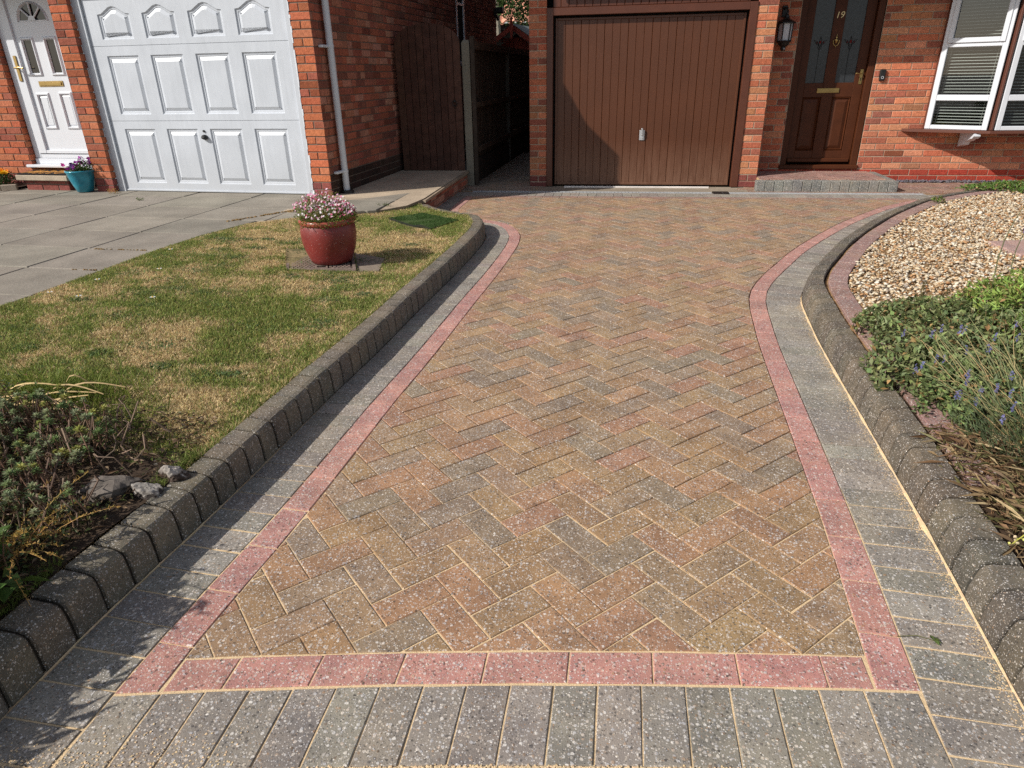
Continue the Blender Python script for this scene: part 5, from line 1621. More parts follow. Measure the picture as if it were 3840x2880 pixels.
# ---- flower pots
pot = thing('flower_pot', (-1.985, 4.42, .139), 'round red glazed pot standing on the manhole cover on the lawn', 'plant pot')
pc_ = (-1.985, 4.43, .1385)
mb = MB()
prof = [(0, .0), (.125, .0), (.138, .006), (.150, .035), (.170, .085), (.184, .14), (.189, .19), (.187, .235), (.181, .262), (.178, .268)]
mb.lathe(pc_, prof, 48)
mb.build('body', M['redglaze'], pot, smooth=True)
mb = MB()
mb.lathe(pc_, [(.178, .266), (.186, .270), (.193, .280), (.194, .292), (.189, .302), (.180, .305), (.170, .300), (.165, .285), (.163, .25)], 48)
mb.build('rim', M['redlip'], pot, smooth=True)
mb = MB(); mb.face([(pc_[0] + .164 * math.cos(t), pc_[1] + .164 * math.sin(t), pc_[2] + .262) for t in np.linspace(0, 6.2832, 33)[:-1]], S(60, 46, 36)); mb.build('compost', M['soil'], pot)
pl = thing('flowering_plant', (pc_[0], pc_[1], pc_[2] + .262), 'mound of small pink and white flowers growing in the red pot', 'plant')
zc = pc_[2] + .262
n = 2600; a = rng.uniform(0, 6.283, n); r = np.sqrt(rng.random(n)) * .205
hh = .055 + .085 * np.clip(1 - (r / .21) ** 2, 0, 1) + .05 * (np.cos(a - 2.6) > .2) * (r < .2)
P = np.stack([pc_[0] + r * np.cos(a), pc_[1] + r * np.sin(a), zc + hh * rng.random(n)], 1)
leaf_mesh('foliage', P, rdir(n, .1, 1) + .3 * np.stack([np.cos(a), np.sin(a), a * 0], 1), rdir(n, .2, 1), rng.uniform(.012, .026, n), rng.uniform(.005, .010, n), cvar(S(112, 126, 60), n, .35, .1), M['plant'], pl)
mb = MB()
for k in range(150):
    a_, r_ = random.uniform(0, 6.283), math.sqrt(random.random()) * .18
    h_ = .07 + .10 * (1 - (r_ / .2) ** 2) + (.05 if math.cos(a_ - 2.6) > .2 else 0)
    q = (pc_[0] + r_ * math.cos(a_), pc_[1] + r_ * math.sin(a_), zc); q2 = (pc_[0] + 1.12 * r_ * math.cos(a_), pc_[1] + 1.12 * r_ * math.sin(a_), zc + h_ * random.uniform(.7, 1.1))
    mb.tube([q, q2], .0011, 4, vary(S(128, 116, 70), .2), caps=False)
mb.build('stems', M['stem'], pl)
def petals(name, P, size, cols, parent, npet=4):
    """little open flowers: a few petals round each centre"""
    P = np.asarray(P); n = len(P); nor = rdir(n, .0, 1) + np.array((-.25, -.55, .2)); nor /= np.linalg.norm(nor, axis=1)[:, None]
    t = np.cross(nor, np.array((.2, .1, 1.))); t /= np.linalg.norm(t, axis=1)[:, None]; b = np.cross(nor, t)
    Ps, Ds, Ns, Ls, Ws, Cs = [], [], [], [], [], []
    ph = rng.uniform(0, 6.28, n)
    for k in range(npet):
        an = ph + k * 6.283 / npet; d = t * np.cos(an)[:, None] + b * np.sin(an)[:, None] + nor * .25
        Ps.append(P); Ds.append(d); Ns.append(nor); Ls.append(size * rng.uniform(.8, 1.15, n)); Ws.append(size * rng.uniform(.75, 1.05, n)); Cs.append(cols * rng.uniform(.85, 1.1, (n, 1)))
    return leaf_mesh(name, np.concatenate(Ps), np.concatenate(Ds), np.concatenate(Ns), np.concatenate(Ls), np.concatenate(Ws), np.clip(np.concatenate(Cs), 0, 1), M['petal'], parent, .08)
n = 400; a = rng.uniform(0, 6.283, n); r = np.sqrt(rng.random(n)) * .215
hh = .065 + .105 * np.clip(1 - (r / .23) ** 2, 0, 1) + .045 * (np.cos(a - 2.6) > .2)
P = np.stack([pc_[0] + r * np.cos(a), pc_[1] + r * np.sin(a), zc + hh * rng.uniform(.75, 1.1, n)], 1)
pk = np.array([S(228, 150, 178), S(240, 206, 218), S(236, 226, 226), S(206, 104, 140), S(176, 62, 98), S(238, 232, 230), S(214, 168, 196)])
petals('flowers', P, .0105, pk[rng.integers(0, len(pk), n)], pl)

# teal pot by the neighbour's door
tpos = np.array(WL(-3.07, -.03, .175))
tp = thing('flower_pot', tuple(tpos), 'tapered glossy teal pot against the brick pier beside the white front door', 'plant pot')
mb = MB(); mb.lathe(tuple(tpos), [(0, 0), (.075, 0), (.085, .006), (.112, .08), (.138, .16), (.150, .215), (.158, .222), (.160, .232), (.154, .238), (.143, .232), (.135, .20)], 40); mb.build('body', M['blueglaze'], tp, smooth=True)
mb = MB(); mb.face([(tpos[0] + .136 * math.cos(t), tpos[1] + .136 * math.sin(t), tpos[2] + .205) for t in np.linspace(0, 6.2832, 33)[:-1]], S(60, 46, 36)); mb.build('compost', M['soil'], tp)
p2 = thing('flowering_plant', (tpos[0], tpos[1], tpos[2] + .2), 'purple, magenta and white petunias in the teal pot', 'plant')
n = 500; a = rng.uniform(0, 6.283, n); r = np.sqrt(rng.random(n)) * .14
P = np.stack([tpos[0] + r * np.cos(a), tpos[1] + r * np.sin(a), tpos[2] + .205 + rng.random(n) * (.05 + .07 * (np.cos(a) > 0))], 1)
leaf_mesh('foliage', P, rdir(n, 0, 1), rdir(n, .2, 1), rng.uniform(.02, .04, n), rng.uniform(.012, .02, n), cvar(S(78, 100, 50), n, .3), M['plant'], p2)
n = 46; a = rng.uniform(0, 6.283, n); r = np.sqrt(rng.random(n)) * .14
P = np.stack([tpos[0] + r * np.cos(a), tpos[1] + r * np.sin(a) - .02, tpos[2] + .235 + .07 * rng.random(n) + .075 * np.clip(np.cos(a), 0, 1)], 1)
pp_ = np.array([S(76, 26, 110), S(150, 40, 150), S(200, 50, 150), S(226, 210, 232), S(64, 20, 96), S(172, 60, 160)])
petals('flowers', P, .027, pp_[rng.integers(0, len(pp_), n)], p2, 5)

# marigold bed with concrete edging at the far left
mb = MB()
ke = [WL(-4.02, -.04, .17), WL(-4.16, -.12, .17), WL(-4.8, -.55, .17)]
for a_, b_ in zip(ke[:-1], ke[1:]):
    d = Vector(b_) - Vector(a_); nrm_ = Vector((-d.y, d.x, 0)).normalized() * -.05
    mb.bbox(a_, d, nrm_, (0, 0, .07), .006, S(160, 146, 130))
eb = thing('bed_edging', ke[1], 'low concrete edging round the marigold bed by the white front door', 'edging'); mb.build('edging_stone', M['conc'], eb)
mb = MB(); mb.face([WL(-4.06, .0, .2), WL(-4.06, .30, .2), WL(-6, .30, .2), WL(-6, -1.2, .2), WL(-4.8, -.52, .2), WL(-4.16, -.1, .2)], S(60, 46, 36)); o = mb.build('border_soil', M['soil']); tag(o, kind='structure')
for q, (du, dv) in enumerate(((-4.32, .06), (-4.48, .0), (-4.62, .10), (-4.40, .18))):
    c = WL(du, dv, .2)
    mgd = thing('marigold', c, 'bushy marigold with yellow and orange flowers in the edged bed', 'flower', 'marigolds in the edged bed')
    n = 240; a = rng.uniform(0, 6.283, n); r = np.sqrt(rng.random(n)) * .10
    P = np.stack([c[0] + r * np.cos(a), c[1] + r * np.sin(a), c[2] + rng.random(n) * .13], 1)
    leaf_mesh('foliage', P, rdir(n, 0, 1), rdir(n, .2, 1), rng.uniform(.025, .05, n), rng.uniform(.008, .016, n), cvar(S(58, 84, 40), n, .35), M['plant'], mgd)
    n = 7; a = rng.uniform(0, 6.283, n); r = np.sqrt(rng.random(n)) * .09
    P = np.stack([c[0] + r * np.cos(a), c[1] + r * np.sin(a), c[2] + .14 + .03 * rng.random(n)], 1)
    yc = np.array([S(250, 200, 30), S(246, 150, 20)])
    for p_ in P: petals('bloom', np.repeat(p_[None], 4, 0) + rng.normal(0, .005, (4, 3)), .022, yc[np.full(4, q % 2)], mgd, 6)

# ---- gravel
def pebbles(name, X, Y, Z, size, cols):
    ph = (1 + 5 ** .5) / 2
    iv = np.array([(-1, ph, 0), (1, ph, 0), (-1, -ph, 0), (1, -ph, 0), (0, -1, ph), (0, 1, ph), (0, -1, -ph), (0, 1, -ph), (ph, 0, -1), (ph, 0, 1), (-ph, 0, -1), (-ph, 0, 1)]) / math.sqrt(1 + ph * ph)
    it = np.array([(0, 11, 5), (0, 5, 1), (0, 1, 7), (0, 7, 10), (0, 10, 11), (1, 5, 9), (5, 11, 4), (11, 10, 2), (10, 7, 6), (7, 1, 8), (3, 9, 4), (3, 4, 2), (3, 2, 6), (3, 6, 8), (3, 8, 9), (4, 9, 5), (2, 4, 11), (6, 2, 10), (8, 6, 7), (9, 8, 1)])
    n = len(X)
    # random shape per stone
    sh = iv[None] * (1 + rng.normal(0, .16, (n, 12, 1)))
    scl = np.stack([rng.uniform(.8, 1.35, n), rng.uniform(.6, 1.0, n), rng.uniform(.35, .65, n)], 1) * size[:, None]
    v = sh * scl[:, None, :]
    t = rng.uniform(0, 6.283, n); c, s = np.cos(t), np.sin(t)
    x = v[:, :, 0] * c[:, None] - v[:, :, 1] * s[:, None]; y = v[:, :, 0] * s[:, None] + v[:, :, 1] * c[:, None]
    tl = rng.normal(0, .35, n)[:, None]; z = v[:, :, 2] + x * tl
    v = np.stack([x, y, z], 2) + np.stack([X, Y, Z], 1)[:, None, :]
    f = ((np.arange(n) * 12)[:, None, None] + it[None]).reshape(-1)
    return raw_mesh(name, v.reshape(-1, 3), f, np.full(n * 20, 3), np.repeat(cols, 20, 0), [M['pebble']], None, None, True)
GB = np.array([tuple(RC.at(u, -.556)) for u in np.linspace(RC.s_at_y(2.3), RC.len - .1, 70)] + [(5.6, 8.4), (5.6, 5.5), (2.8, 3.0), (1.6, 2.3)])
n = 42000; x0, y0 = GB.min(0); x1, y1 = GB.max(0)
X = rng.uniform(x0, x1, n * 2); Y = rng.uniform(y0, y1, n * 2); k = inside(X, Y, GB); X, Y = X[k], Y[k]
n = len(X)
pal = np.array([S(222, 198, 160), S(206, 170, 122), S(232, 216, 186), S(196, 146, 92), S(184, 128, 74), S(214, 190, 156), S(170, 152, 132), S(240, 228, 206), S(150, 138, 126), S(206, 162, 108), S(120, 110, 104)])
w_ = np.array([.17, .15, .16, .10, .06, .13, .06, .09, .03, .04, .01])
cc = pal[rng.choice(len(pal), n, p=w_ / w_.sum())] * rng.uniform(.82, 1.12, (n, 1))
o = pebbles('gravel', X, Y, .108 + rng.uniform(-.006, .014, n), rng.gamma(4.5, .0021, n).clip(.0035, .017), np.clip(cc * .80 * .86 + cc.mean(1, keepdims=True) * .80 * .14, 0, 1)); tag(o, kind='stuff')
# slate chippings at the foot of the house wall
n = 900; X = rng.uniform(3.2, 5.6, n); Y = 9.32 - np.abs(rng.normal(0, .03, n))
o = pebbles('slate_chippings', X, Y, .004 + rng.uniform(0, .02, n), rng.uniform(.008, .02, n), cvar(S(98, 92, 98), n, .3)); tag(o, kind='stuff')
sp = MB(); sp.bbox((2.735, 5.02, .09), (.5, .1, 0), (-.02, .42, 0), (0, 0, .04), .006, S(170, 136, 128))
o = sp.build('stepping_stone', M['paver']); tag(o, 'pinkish square stepping stone half buried in the gravel at the right', 'stepping stone')

# ---- plants
def mound(name, loc, label, cat, cx, cy, rx, ry, h, n, col, ln, wd, group=None, seed=0, stems=0, stemcol=S(110, 90, 60), gap=.30, up=.35):
    t = thing(name, loc, label, cat, group)
    u = rng.random((n * 3, 2)) * 2 - 1
    lump = fbm(u[:, 0] * 3 + seed, u[:, 1] * 3 + seed, seed + 40, 3)
    rr = np.hypot(u[:, 0], u[:, 1]); k = (rr < .55 + .45 * lump / .6) & (lump > gap)
    u, lump, rr = u[k][:n], lump[k][:n], rr[k][:n]; m = len(u)
    top = h * np.sqrt(np.clip(1 - rr ** 2 * .9, 0.02, 1)) * (.55 + .75 * lump)
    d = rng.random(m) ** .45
    P = np.stack([cx + u[:, 0] * rx, cy + u[:, 1] * ry, loc[2] + top * d], 1)
    out = np.stack([u[:, 0] * .8, u[:, 1] * .8, np.full(m, .7)], 1)
    D = out * up + rdir(m, -.2, .9); N = out + rdir(m) * .5
    cols = cvar(col, m, .42, .12) * (.42 + .68 * d)[:, None]; db_ = rng.random(m) < .07; cols[db_] = cvar(S(150, 122, 82), int(db_.sum()), .3); ltb = rng.random(m) < .12; cols[ltb] *= 1.35  # leaves darker low in the mound: self-shading put into the colour
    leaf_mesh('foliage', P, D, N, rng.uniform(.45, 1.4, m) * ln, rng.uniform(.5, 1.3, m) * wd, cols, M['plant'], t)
    if stems:
        mb = MB()
        for i in range(stems):
            a, r = random.uniform(0, 6.283), math.sqrt(random.random()) * .9
            p0 = (cx + r * .6 * rx * math.cos(a), cy + r * .6 * ry * math.sin(a), loc[2] - .01); p1 = (cx + r * rx * math.cos(a), cy + r * ry * math.sin(a), loc[2] + h * math.sqrt(max(.05, 1 - r * r)) * random.uniform(.7, 1.05))
            mb.tube([p0, ((p0[0] + p1[0]) / 2 + random.uniform(-.02, .02), (p0[1] + p1[1]) / 2, (p0[2] + p1[2]) / 2), p1], [.0022, .0016, .001], 5, vary(stemcol, .25), caps=False)
        mb.build('stems', M['stem'], t)
    return t
OREG = S(118, 128, 84)
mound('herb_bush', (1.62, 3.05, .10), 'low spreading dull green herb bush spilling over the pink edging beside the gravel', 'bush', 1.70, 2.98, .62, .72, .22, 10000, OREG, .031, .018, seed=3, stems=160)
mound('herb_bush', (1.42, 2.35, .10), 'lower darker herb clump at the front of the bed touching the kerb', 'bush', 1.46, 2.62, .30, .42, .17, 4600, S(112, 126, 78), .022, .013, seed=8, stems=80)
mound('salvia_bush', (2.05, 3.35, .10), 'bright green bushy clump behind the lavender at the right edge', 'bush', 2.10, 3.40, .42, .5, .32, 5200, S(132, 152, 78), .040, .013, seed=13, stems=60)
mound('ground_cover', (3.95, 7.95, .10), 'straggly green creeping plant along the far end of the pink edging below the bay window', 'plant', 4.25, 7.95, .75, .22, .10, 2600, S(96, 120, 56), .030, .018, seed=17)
for q, (x, y, l) in enumerate(((3.02, 7.12, 'tiny green weed on the far inner edge of the gravel'), (1.36, 3.42, 'small grey-green poppy seedling at the near edge of the gravel'), (1.46, 3.62, 'small grey-green poppy seedling further into the gravel'))):
    mound('weed', (x, y, .11), l, 'weed', x, y, .06, .06, .06, 60 if q else 70, S(96, 116, 88) if q else S(110, 130, 60), .03, .014, seed=20 + q, gap=.1)
# lavender: narrow leaves and thin stems with blue spikes
lv = thing('lavender_bush', (1.62, 2.05, .10), 'grey-green lavender with thin stems and small blue flower spikes at the right edge', 'bush')
n = 3600; a = rng.uniform(0, 6.283, n); r = np.sqrt(rng.random(n)) * .26
P = np.stack([1.50 + r * np.cos(a), 2.30 + r * 1.3 * np.sin(a), .10 + rng.random(n) * .16 * (1 - .5 * r / .26)], 1)
D = np.stack([np.cos(a) * .7, np.sin(a) * .7, np.full(n, .9)], 1) + rdir(n) * .45
leaf_mesh('foliage', P, D, rdir(n), rng.uniform(.025, .05, n), rng.uniform(.0025, .0045, n), cvar(S(112, 126, 92), n, .3), M['plant'], lv)
mb = MB(); fl = []
for i in range(210):
    a, r = random.uniform(0, 6.283), math.sqrt(random.random())
    p0 = (1.52 + .14 * r * math.cos(a), 2.30 + .20 * r * math.sin(a), .12); h_ = random.uniform(.20, .44)
    p1 = (p0[0] + .30 * r * math.cos(a) - .03 + random.gauss(0, .04), p0[1] + .34 * r * math.sin(a) + .04 + random.gauss(0, .05), .12 + h_ * random.uniform(.5, 1))
    bx_, by_ = random.gauss(0, .025), random.gauss(0, .025); sg_ = random.uniform(.01, .06)
    pts = [(p0[0] * (1 - t) + p1[0] * t + bx_ * math.sin(math.pi * t), p0[1] * (1 - t) + p1[1] * t + by_ * math.sin(math.pi * t), p0[2] * (1 - t) + p1[2] * t + sg_ * math.sin(math.pi * t)) for t in (0, .25, .5, .75, 1)]
    mb.tube(pts, [.0014, .0013, .0011, .001, .0007], 5, vary(random.choice([S(122, 128, 88), S(140, 132, 92), S(104, 112, 78), S(160, 140, 100)]), .2), caps=False)
    if random.random() < .3:
        for k in range(10): fl.append((p1[0] + random.gauss(0, .003), p1[1] + random.gauss(0, .003), p1[2] - .028 + .0034 * k))
mb.build('stems', M['stem'], lv)
fl = np.array(fl); petals('flower_spikes', fl, .005, cvar(S(112, 112, 158), len(fl), .3), lv, 3)
# salvia stems leaning across the gravel
for q, (b_, e_, lab, dens) in enumerate((((1.86, 3.55, .25), (2.45, 4.55, .62), 'long thin dark salvia stem leaning up over the gravel', 0), ((2.05, 3.75, .2), (2.62, 4.75, .48), 'leaning salvia stem tipped with a purple flower spike', 1))):
    t = thing('salvia', b_, lab, 'flower stem')
    mb = MB(); pts = [tuple(b_[k] * (1 - s) + e_[k] * s + (.05 * math.sin(math.pi * s) if k == 0 else 0) * -1 for k in range(3)) for s in np.linspace(0, 1, 7)]
    mb.tube(pts, [.0034, .003, .0028, .0026, .0022, .0018, .0012], 6, S(96, 100, 66)); mb.build('stalk', M['stem'], t)
    m_ = 90 if dens else 34; s_ = rng.uniform(.72 if dens else .6, 1, m_)
    P = np.array(b_) * (1 - s_)[:, None] + np.array(e_) * s_[:, None] + rng.normal(0, .006, (m_, 3)); P[:, 0] -= .05 * np.sin(np.pi * s_)
    if dens: petals('florets', P, .012, cvar(S(96, 56, 128), m_, .3), t, 3)
# brown seed heads standing in the herb bush
for q in range(7):
    x, y = 1.40 + q * .055 + random.uniform(-.02, .02), 3.38 + random.uniform(-.10, .10) + q * .012
    t = thing('dried_flower', (x, y, .12), 'dry brown seed spike standing at the back of the herb bush', 'seed head', 'dry seed spikes at the back of the herb bush')
    h_ = random.uniform(.16, .24); e_ = (x + random.uniform(-.02, .04), y + random.uniform(.0, .05), .12 + h_)
    mb = MB(); mb.tube([(x, y, .10), e_], [.0016, .001], 5, S(120, 104, 66)); mb.build('stalk', M['stem'], t)
    m_ = 90; s_ = rng.uniform(.5, 1, m_); P = np.array((x, y, .10)) * (1 - s_)[:, None] + np.array(e_) * s_[:, None] + rng.normal(0, .005, (m_, 3))
    leaf_mesh('husks', P, rdir(m_, 0, 1), rdir(m_), rng.uniform(.008, .014, m_), rng.uniform(.004, .008, m_), cvar(S(98, 88, 58), m_, .3), M['plant'], t)
# broken straw-coloured stalk
t = thing('dry_reed', (1.66, 2.55, .1), 'pale straw-coloured broken stalk sticking up through the bushes', 'dry stalk')
mb = MB(); mb.tube([(1.66, 2.55, .1), (1.655, 2.58, .27), (1.66, 2.60, .46)], [.006, .0055, .005], 8, S(206, 168, 110)); mb.tube([(1.66, 2.56, .24), (1.72, 2.58, .27), (1.80, 2.62, .32)], [.003, .006, .002], 6, S(214, 180, 120)); mb.build('stalk', M['stem'], t)
# withered litter and stems at the front of the right bed
n = 4200
X = 1.09 + np.abs(rng.normal(0, .16, n)) + rng.uniform(0, .10, n); Y = rng.uniform(.85, 2.35, n); Z = .10 + rng.uniform(0, .05, n) + .04 * np.clip(X - 1.15, 0, .5)
pal = np.array([S(160, 136, 102), S(122, 98, 72), S(190, 168, 128), S(84, 66, 50), S(116, 112, 72), S(150, 118, 88)])
o = leaf_mesh('leaf_litter', np.stack([X, Y, Z], 1), rdir(n, -.2, .35), rdir(n, .2, 1), np.where(rng.random(n) < .35, rng.uniform(.05, .12, n), rng.uniform(.012, .04, n)), np.where(rng.random(n) < .4, rng.uniform(.001, .003, n), rng.uniform(.004, .012, n)), pal[rng.integers(0, 6, n)] * rng.uniform(.6, 1.15, (n, 1)), M['plant']); tag(o, kind='stuff')
mound('cranesbill', (1.28, 1.50, .10), 'sparse low green-leaved plant among withered stems by the right kerb', 'plant', 1.36, 1.52, .22, .36, .09, 420, S(104, 120, 62), .030, .014, seed=31, gap=.2, stems=50, stemcol=S(146, 96, 64))
mound('cranesbill', (1.30, 1.05, .10), 'small leafy plant at the near right corner of the bed', 'plant', 1.33, 1.06, .16, .20, .10, 260, S(100, 122, 56), .034, .016, seed=37, gap=.2, stems=30, stemcol=S(146, 96, 64))
def hyacinth(b_, e_, lab, sag=.03):
    t = thing('grape_hyacinth', b_, lab, 'seed stem')
    pts = [tuple(b_[k] * (1 - s) + e_[k] * s + (sag * math.sin(math.pi * s) if k == 2 else 0) for k in range(3)) for s in np.linspace(0, 1, 8)]
    mb = MB(); mb.tube(pts, [.0026, .0026, .0025, .0024, .0022, .002, .0016, .001], 7, S(172, 168, 74)); mb.build('stalk', M['stem'], t)
    mb = MB()
    for i in range(20):
        s = random.uniform(.62, 1.0); p = [b_[k] * (1 - s) + e_[k] * s + (sag * math.sin(math.pi * s) if k == 2 else 0) for k in range(3)]
        a = random.uniform(0, 6.283); o_ = .010; c = (p[0] + o_ * math.cos(a), p[1] + o_ * math.sin(a) * .6, p[2] + random.uniform(-.003, .008))
        mb.tube([tuple(p), c], .0008, 4, S(170, 170, 90)); r = random.uniform(.0034, .0046)
        mb.lathe(c, [(0, -r), (r * .7, -r * .7), (r, 0), (r * .7, r * .7), (0, r)], 8, vary(random.choice([S(206, 190, 150), S(190, 190, 110), S(176, 158, 128)]), .1))
    mb.build('seed_pods', M['stem'], t)
hyacinth((1.22, 1.34, .13), (1.045, 1.455, .133), 'yellow-green stem of round pale seeds lying across the right kerb, the farther one')
hyacinth((1.20, 1.10, .13), (1.005, 1.14, .135), 'bright green stem of round pale seeds lying across the right kerb, nearest the camera')
hyacinth((1.30, 1.72, .14), (1.10, 1.66, .135), 'thin yellow stem with small seed pods arching over the right kerb among withered stalks', .06)
# sprig fallen on the grey pavers
t = thing('fallen_sprig', (.80, 1.40, .0), 'small green three-leaved sprig lying on the grey pavers', 'sprig')
P = np.array([(.835, 1.405, .006)] * 4); leaf_mesh('leaflets', P, np.array([(1, .3, .1), (.5, -1, .1), (-.2, 1, .2), (1, -.5, .1)]), np.array([(0, 0, 1.)] * 4), np.full(4, .018), np.full(4, .011), cvar(S(86, 100, 50), 4), M['plant'], t)
mb = MB(); mb.tube([(.75, 1.41, .004), (.80, 1.415, .008), (.835, 1.405, .006)], .001, 5, S(96, 96, 56)); mb.build('stalk', M['stem'], t)

# ---- near left bed: stonecrop, dry weed, rocks, coarse leaves, dead grass
bz = lambda x, y: float(lawn_z(x, y)) + .02
sd = thing('stonecrop_mat', (-1.95, 1.65, .13), 'mat of grey-green stonecrop rosettes on dark woody stems at the left bed', 'plant')
Pn, Dn, Ln_, Wn_, Cn = [], [], [], [], []
mb = MB()
for i in range(620):
    x, y = random.uniform(-2.5, -1.52), random.uniform(1.05, 2.02)
    e = 2.0 + .33 * (-1.9 - x)
    if y > e - .04 or (x > -1.72 and y > 1.45): continue
    if random.random() < .25 and y < 1.3: continue
    z = bz(x, y) + random.uniform(.03, .12) + .04 * fbm(x * 5, y * 5, 77)
    b = (x + random.uniform(-.05, .05), y + random.uniform(-.05, .05), bz(x, y) - .01)
    mb.tube([b, (b[0] * .5 + x * .5 + random.uniform(-.02, .02), b[1] * .5 + y * .5, z * .5 + b[2] * .5), (x, y, z)], [.0028, .0024, .002], 5, vary(S(120, 92, 74), .3), caps=False)
    c0 = random.choice([S(150, 164, 118), S(132, 152, 98), S(164, 170, 132), S(168, 168, 96)]); s = random.uniform(.8, 1.4)
    for k in range(20):
        a = k * 2.4; el = .15 + .75 * k / 20
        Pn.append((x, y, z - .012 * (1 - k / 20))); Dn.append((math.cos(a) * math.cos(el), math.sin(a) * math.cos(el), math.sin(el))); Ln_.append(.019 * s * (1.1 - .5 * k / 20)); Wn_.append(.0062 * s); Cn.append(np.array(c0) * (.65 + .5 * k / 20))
n_ = 9000; X_ = rng.uniform(-2.5, -1.47, n_); Y_ = rng.uniform(.95, 2.05, n_); k_ = (Y_ < 1.94 + .33 * (-1.9 - X_)) & ~((X_ > -1.73) & (Y_ > 1.47)) & (fbm(X_ * 5, Y_ * 5, 91, 3) > .42)
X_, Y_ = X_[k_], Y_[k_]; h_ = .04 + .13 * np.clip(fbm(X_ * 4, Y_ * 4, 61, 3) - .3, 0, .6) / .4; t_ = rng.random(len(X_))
cc_ = np.array([S(104, 118, 66), S(84, 98, 60), S(140, 132, 74), S(120, 96, 66), S(92, 104, 76)])[rng.integers(0, 5, len(X_))] * (.35 + .8 * t_)[:, None]  # colour darkened towards the soil to paint in the shade between leaves
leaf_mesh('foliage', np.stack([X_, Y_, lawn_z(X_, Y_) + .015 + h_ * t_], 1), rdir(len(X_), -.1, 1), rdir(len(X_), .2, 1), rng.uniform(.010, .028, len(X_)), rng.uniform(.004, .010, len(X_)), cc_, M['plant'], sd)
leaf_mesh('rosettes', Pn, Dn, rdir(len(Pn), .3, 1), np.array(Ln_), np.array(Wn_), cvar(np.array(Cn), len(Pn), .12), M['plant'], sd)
for i in range(200):
    x, y = random.uniform(-2.4, -1.55), random.uniform(1.1, 1.95); p = [(x, y, bz(x, y) + .01)]
    for k in range(4): p.append((p[-1][0] + random.uniform(-.05, .05), p[-1][1] + random.uniform(-.05, .05), bz(x, y) + random.uniform(.01, .13)))
    mb.tube(p, [.003, .0028, .0025, .002, .0015], 5, vary(S(126, 104, 88), .3), caps=False)
mb.build('woody_stems', M['stem'], sd)
# dry orange weed
dw = thing('dry_weed', (-1.60, 1.27, .12), 'dried golden orange branching weed leaning over the left kerb', 'weed')
mb = MB(); lp = []
for i in range(17):
    a = random.uniform(-1.0, 1.9); r = random.uniform(.12, .30); h_ = random.uniform(.02, .15)
    b = np.array((-1.60 + random.uniform(-.03, .03), 1.25 + random.uniform(-.03, .03), .125)); e = b + np.array((r * math.cos(a), r * math.sin(a), h_))
    pts = [tuple(b * (1 - s) + e * s + np.array((0, 0, .03 * math.sin(math.pi * s)))) for s in np.linspace(0, 1, 6)]
    col = vary(random.choice([S(186, 146, 84), S(196, 160, 96), S(160, 112, 74)]), .15)
    mb.tube(pts, [.0012, .0011, .001, .0009, .0007, .0005], 5, col, caps=False)
    for k in range(44):
        s = random.uniform(.25, 1.0); q = b * (1 - s) + e * s + np.array((0, 0, .03 * math.sin(math.pi * s))); lp.append((q, (e - b) + np.array((random.gauss(0, .2), random.gauss(0, .2), random.gauss(.1, .2)))))
mb.build('stems', M['stem'], dw)
leaf_mesh('dry_leaves', [q for q, _ in lp], [d for _, d in lp], rdir(len(lp)), rng.uniform(.006, .014, len(lp)), rng.uniform(.002, .0045, len(lp)), cvar(S(190, 160, 92), len(lp), .4), M['plant'], dw)
# rocks
def rock(name, loc, r, label, col, seed, white=0.):
    import bmesh as bmh
    b = bmh.new(); bmh.ops.create_icosphere(b, subdivisions=4, radius=1)
    vs = np.array([v.co for v in b.verts]); fs_ = [[v.index for v in f.verts] for f in b.faces]; b.free()
    q = vs * 1.7 + seed * 3.1
    d = fbm(q[:, 0] + q[:, 2], q[:, 1] - q[:, 2], seed, 4) - .5; d2 = fbm(q[:, 0] * 4 - q[:, 2] * 3, q[:, 1] * 4 + q[:, 2], seed + 5, 3) - .5
    rg = np.random.default_rng(seed); pn = rg.normal(0, 1, (20, 3)); pn /= np.linalg.norm(pn, axis=1)[:, None]; pd = rg.uniform(.55, .95, 20)
    dt = vs @ pn.T; k = np.where(dt > .05, pd[None] / np.maximum(dt, .05), 9).min(1).clip(.4, 1.1)
    vv = vs * (k * (1 + .30 * d + .16 * d2))[:, None] * np.array(r) * 1.15
    vv = vv + np.array(loc)
    up_ = vs[:, 2]
    cols = []
    for f in fs_:
        k = float(np.mean(d2[f])); w_ = white * max(0, min(1, (np.mean(up_[f]) - .2) * 2 + k * 5)); base = np.array(col) * (1 + k * 1.5); cols.append(np.clip(base * (1 - w_) + np.array(S(206, 198, 188)) * w_, 0, 1))
    t = raw_mesh(name, vv - np.array(loc), [i for f in fs_ for i in f], [3] * len(fs_), cols, [M['rock']])
    t.location = loc; return tag(t, label, 'rock')
rock('rock', (-1.58, 1.60, .120), (.12, .085, .05), 'large brownish grey rock at the edge of the left bed', S(76, 67, 60), 3, .12)
rock('rock', (-1.445, 1.60, .125), (.060, .042, .042), 'smaller jagged rock streaked with white lichen between the large rock and the kerb', S(72, 64, 60), 8, .55)
rock('rock', (-1.405, 1.695, .135), (.045, .034, .036), 'small crusted rock perched on the back of the left kerb', S(80, 66, 58), 12, .5)
rock('rock', (-2.42, 1.95, .14), (.14, .08, .07), 'dark rough rock behind the stonecrop below the dead grass', S(92, 82, 76), 17, .3)
n = 5200
X = rng.uniform(-2.5, -1.45, n); Y = rng.uniform(.85, 2.1, n)
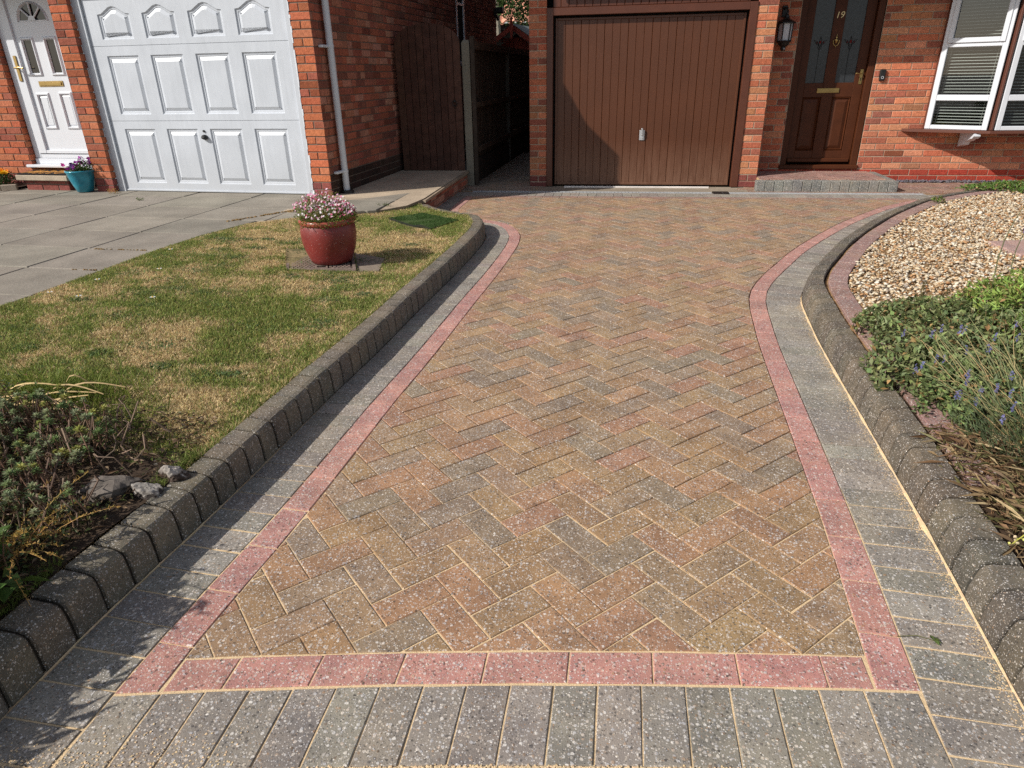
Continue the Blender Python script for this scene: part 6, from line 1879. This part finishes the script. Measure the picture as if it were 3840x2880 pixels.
o = leaf_mesh('leaf_litter', np.stack([X, Y, lawn_z(X, Y) + .022 + rng.uniform(0, .02, n)], 1), rdir(n, -.2, .3), rdir(n, .3, 1), rng.uniform(.008, .045, n), rng.uniform(.002, .011, n), np.array([S(120, 96, 74), S(92, 74, 60), S(160, 136, 108), S(70, 60, 50), S(104, 112, 66)])[rng.integers(0, 5, n)] * rng.uniform(.6, 1.1, (n, 1)), M['plant']); tag(o, kind='stuff')
# coarse green weed at the bottom-left corner
mound('leafy_weed', (-1.62, 1.0, .12), 'coarse dark green leafy weed overhanging the nearest left kerb stones', 'weed', -1.60, .98, .20, .22, .14, 150, S(74, 100, 46), .085, .05, seed=51, gap=.1)
mound('leafy_weed', (-1.72, .70, .12), 'taller leafy weed with pinkish tips at the bottom left corner', 'weed', -1.72, .66, .22, .20, .30, 420, S(92, 104, 56), .06, .03, seed=55, gap=.1, stems=40, stemcol=S(176, 110, 92))
mound('leafy_weed', (-2.05, .80, .12), 'tall bushy weed beyond the left edge shading the grey pavers', 'weed', -2.05, .72, .26, .30, .62, 900, S(84, 100, 52), .06, .03, seed=58, gap=.1, stems=40)
n = 900; ke_ = rng.uniform(LC.s_at_y(1.0), LC.s_at_y(1.9), n); P = np.array([(*LC.at(u, .432 + abs(random.gauss(0, .02))), .118) for u in ke_]); k_ = fbm(P[:, 0] * 9, P[:, 1] * 9, 71, 2) > .5
o = blades('grass', P[k_, 0], P[k_, 1], P[k_, 2], rng.uniform(.015, .05, k_.sum()), rng.uniform(.002, .004, k_.sum()), cvar(S(112, 124, 62), int(k_.sum()), .35), rng.uniform(.4, 1.3, k_.sum()), M['grass']); tag(o, kind='stuff')
# long dead grass with green tuft at the back of the bed
dg_ = thing('dead_grass_tuft', (-2.35, 2.1, .14), 'tuft of long bleached dead grass and green blades at the left edge of the lawn', 'grass tuft')
mb = MB()
for i in range(16):
    b = np.array((-2.30 + random.uniform(-.14, .14), 2.06 + random.uniform(-.06, .08), bz(-2.3, 2.1))); a = random.uniform(-.5, .9); l = random.uniform(.15, .34)
    e = b + np.array((l * math.cos(a), l * .35 * math.sin(a), random.uniform(0, .06))); h_ = random.choice([.01, .02, .03, .05, .09]); col = vary(S(186, 160, 114), .2)
    pr = None; w_ = random.uniform(.002, .0045)
    for s in np.linspace(0, 1, 8):
        p = b * (1 - s) + e * s + np.array((0, 0, h_ * math.sin(math.pi * s ** .7))); q = (Vector(p) + Vector((0, w_ * (1 - .8 * s), .002)), Vector(p) - Vector((0, w_ * (1 - .8 * s), .002)))
        if pr: mb.face([pr[0], q[0], q[1], pr[1]], col)
        pr = q
mb.build('dead_blades', M['stem'], dg_)
n = 900; X = -2.28 + rng.normal(0, .14, n); Y = 2.2 + rng.normal(0, .06, n)
o = blades('green_blades', X, Y, lawn_z(X, Y), rng.uniform(.05, .12, n), rng.uniform(.003, .005, n), cvar(S(120, 132, 60), n, .3), rng.uniform(.3, 1., n), M['grass'])
for v in o.data.vertices: v.co -= Vector(dg_.location)
o.parent = dg_
# moss lines between the slabs and small weeds
def tuft(nm, x, y, z, label, col, n, r, h):
    t = thing(nm, (x, y, z), label, 'weed'); a = rng.uniform(0, 6.283, n); q = np.sqrt(rng.random(n)) * r
    leaf_mesh('foliage', np.stack([x + q * np.cos(a), y + q * np.sin(a) * .5, z + rng.random(n) * h], 1), rdir(n, 0, 1), rdir(n, .2, 1), rng.uniform(.008, .022, n), rng.uniform(.004, .009, n), cvar(col, n, .3), M['plant'], t)
tuft('weed', -4.98, 6.55, .176, 'tiny green weed in a slab joint before the white garage door', S(84, 104, 44), 60, .05, .02)
p = WL(-2.62, -.12, .175); tuft('weed', p[0], p[1], p[2], 'yellowing weed at the foot of the pier left of the white garage door', S(172, 140, 70), 90, .07, .05)
tuft('weed', -2.27, 6.42, .165, 'little weed in the crack of the concrete apron by the lawn', S(80, 96, 44), 60, .07, .02)
tuft('grass_tuft', -2.93, 6.78, .176, 'grass tuft at the corner of the brick wall by the drainpipe', S(150, 146, 80), 80, .06, .06)
mo = MB()
def mossline(a, b_, w_):
    a, b_ = np.array(a), np.array(b_); n_ = int(np.linalg.norm(b_ - a) / .012)
    for i in range(n_):
        c = a + (b_ - a) * random.random(); r = random.uniform(.3, 1) * w_; t0 = random.uniform(0, 6)
        mo.lathe((c[0] + random.uniform(-w_, w_) * .6, c[1] + random.uniform(-w_, w_) * .6, .168), [(r, 0), (r * .7, .006 + r * .2), (0, .009 + r * .25)], 6, vary(S(122, 98, 62), .3))
mossline((-3.42, 5.55), (-2.72, 6.62), .022); mossline((-3.12, 6.02), (-2.6, 6.02), .016); mossline((-3.9, 4.49), (-3.45, 4.48), .012); mossline((-3.62, 3.93), (-3.45, 3.93), .010)
o = mo.build('moss', M['soil']); tag(o, kind='stuff')
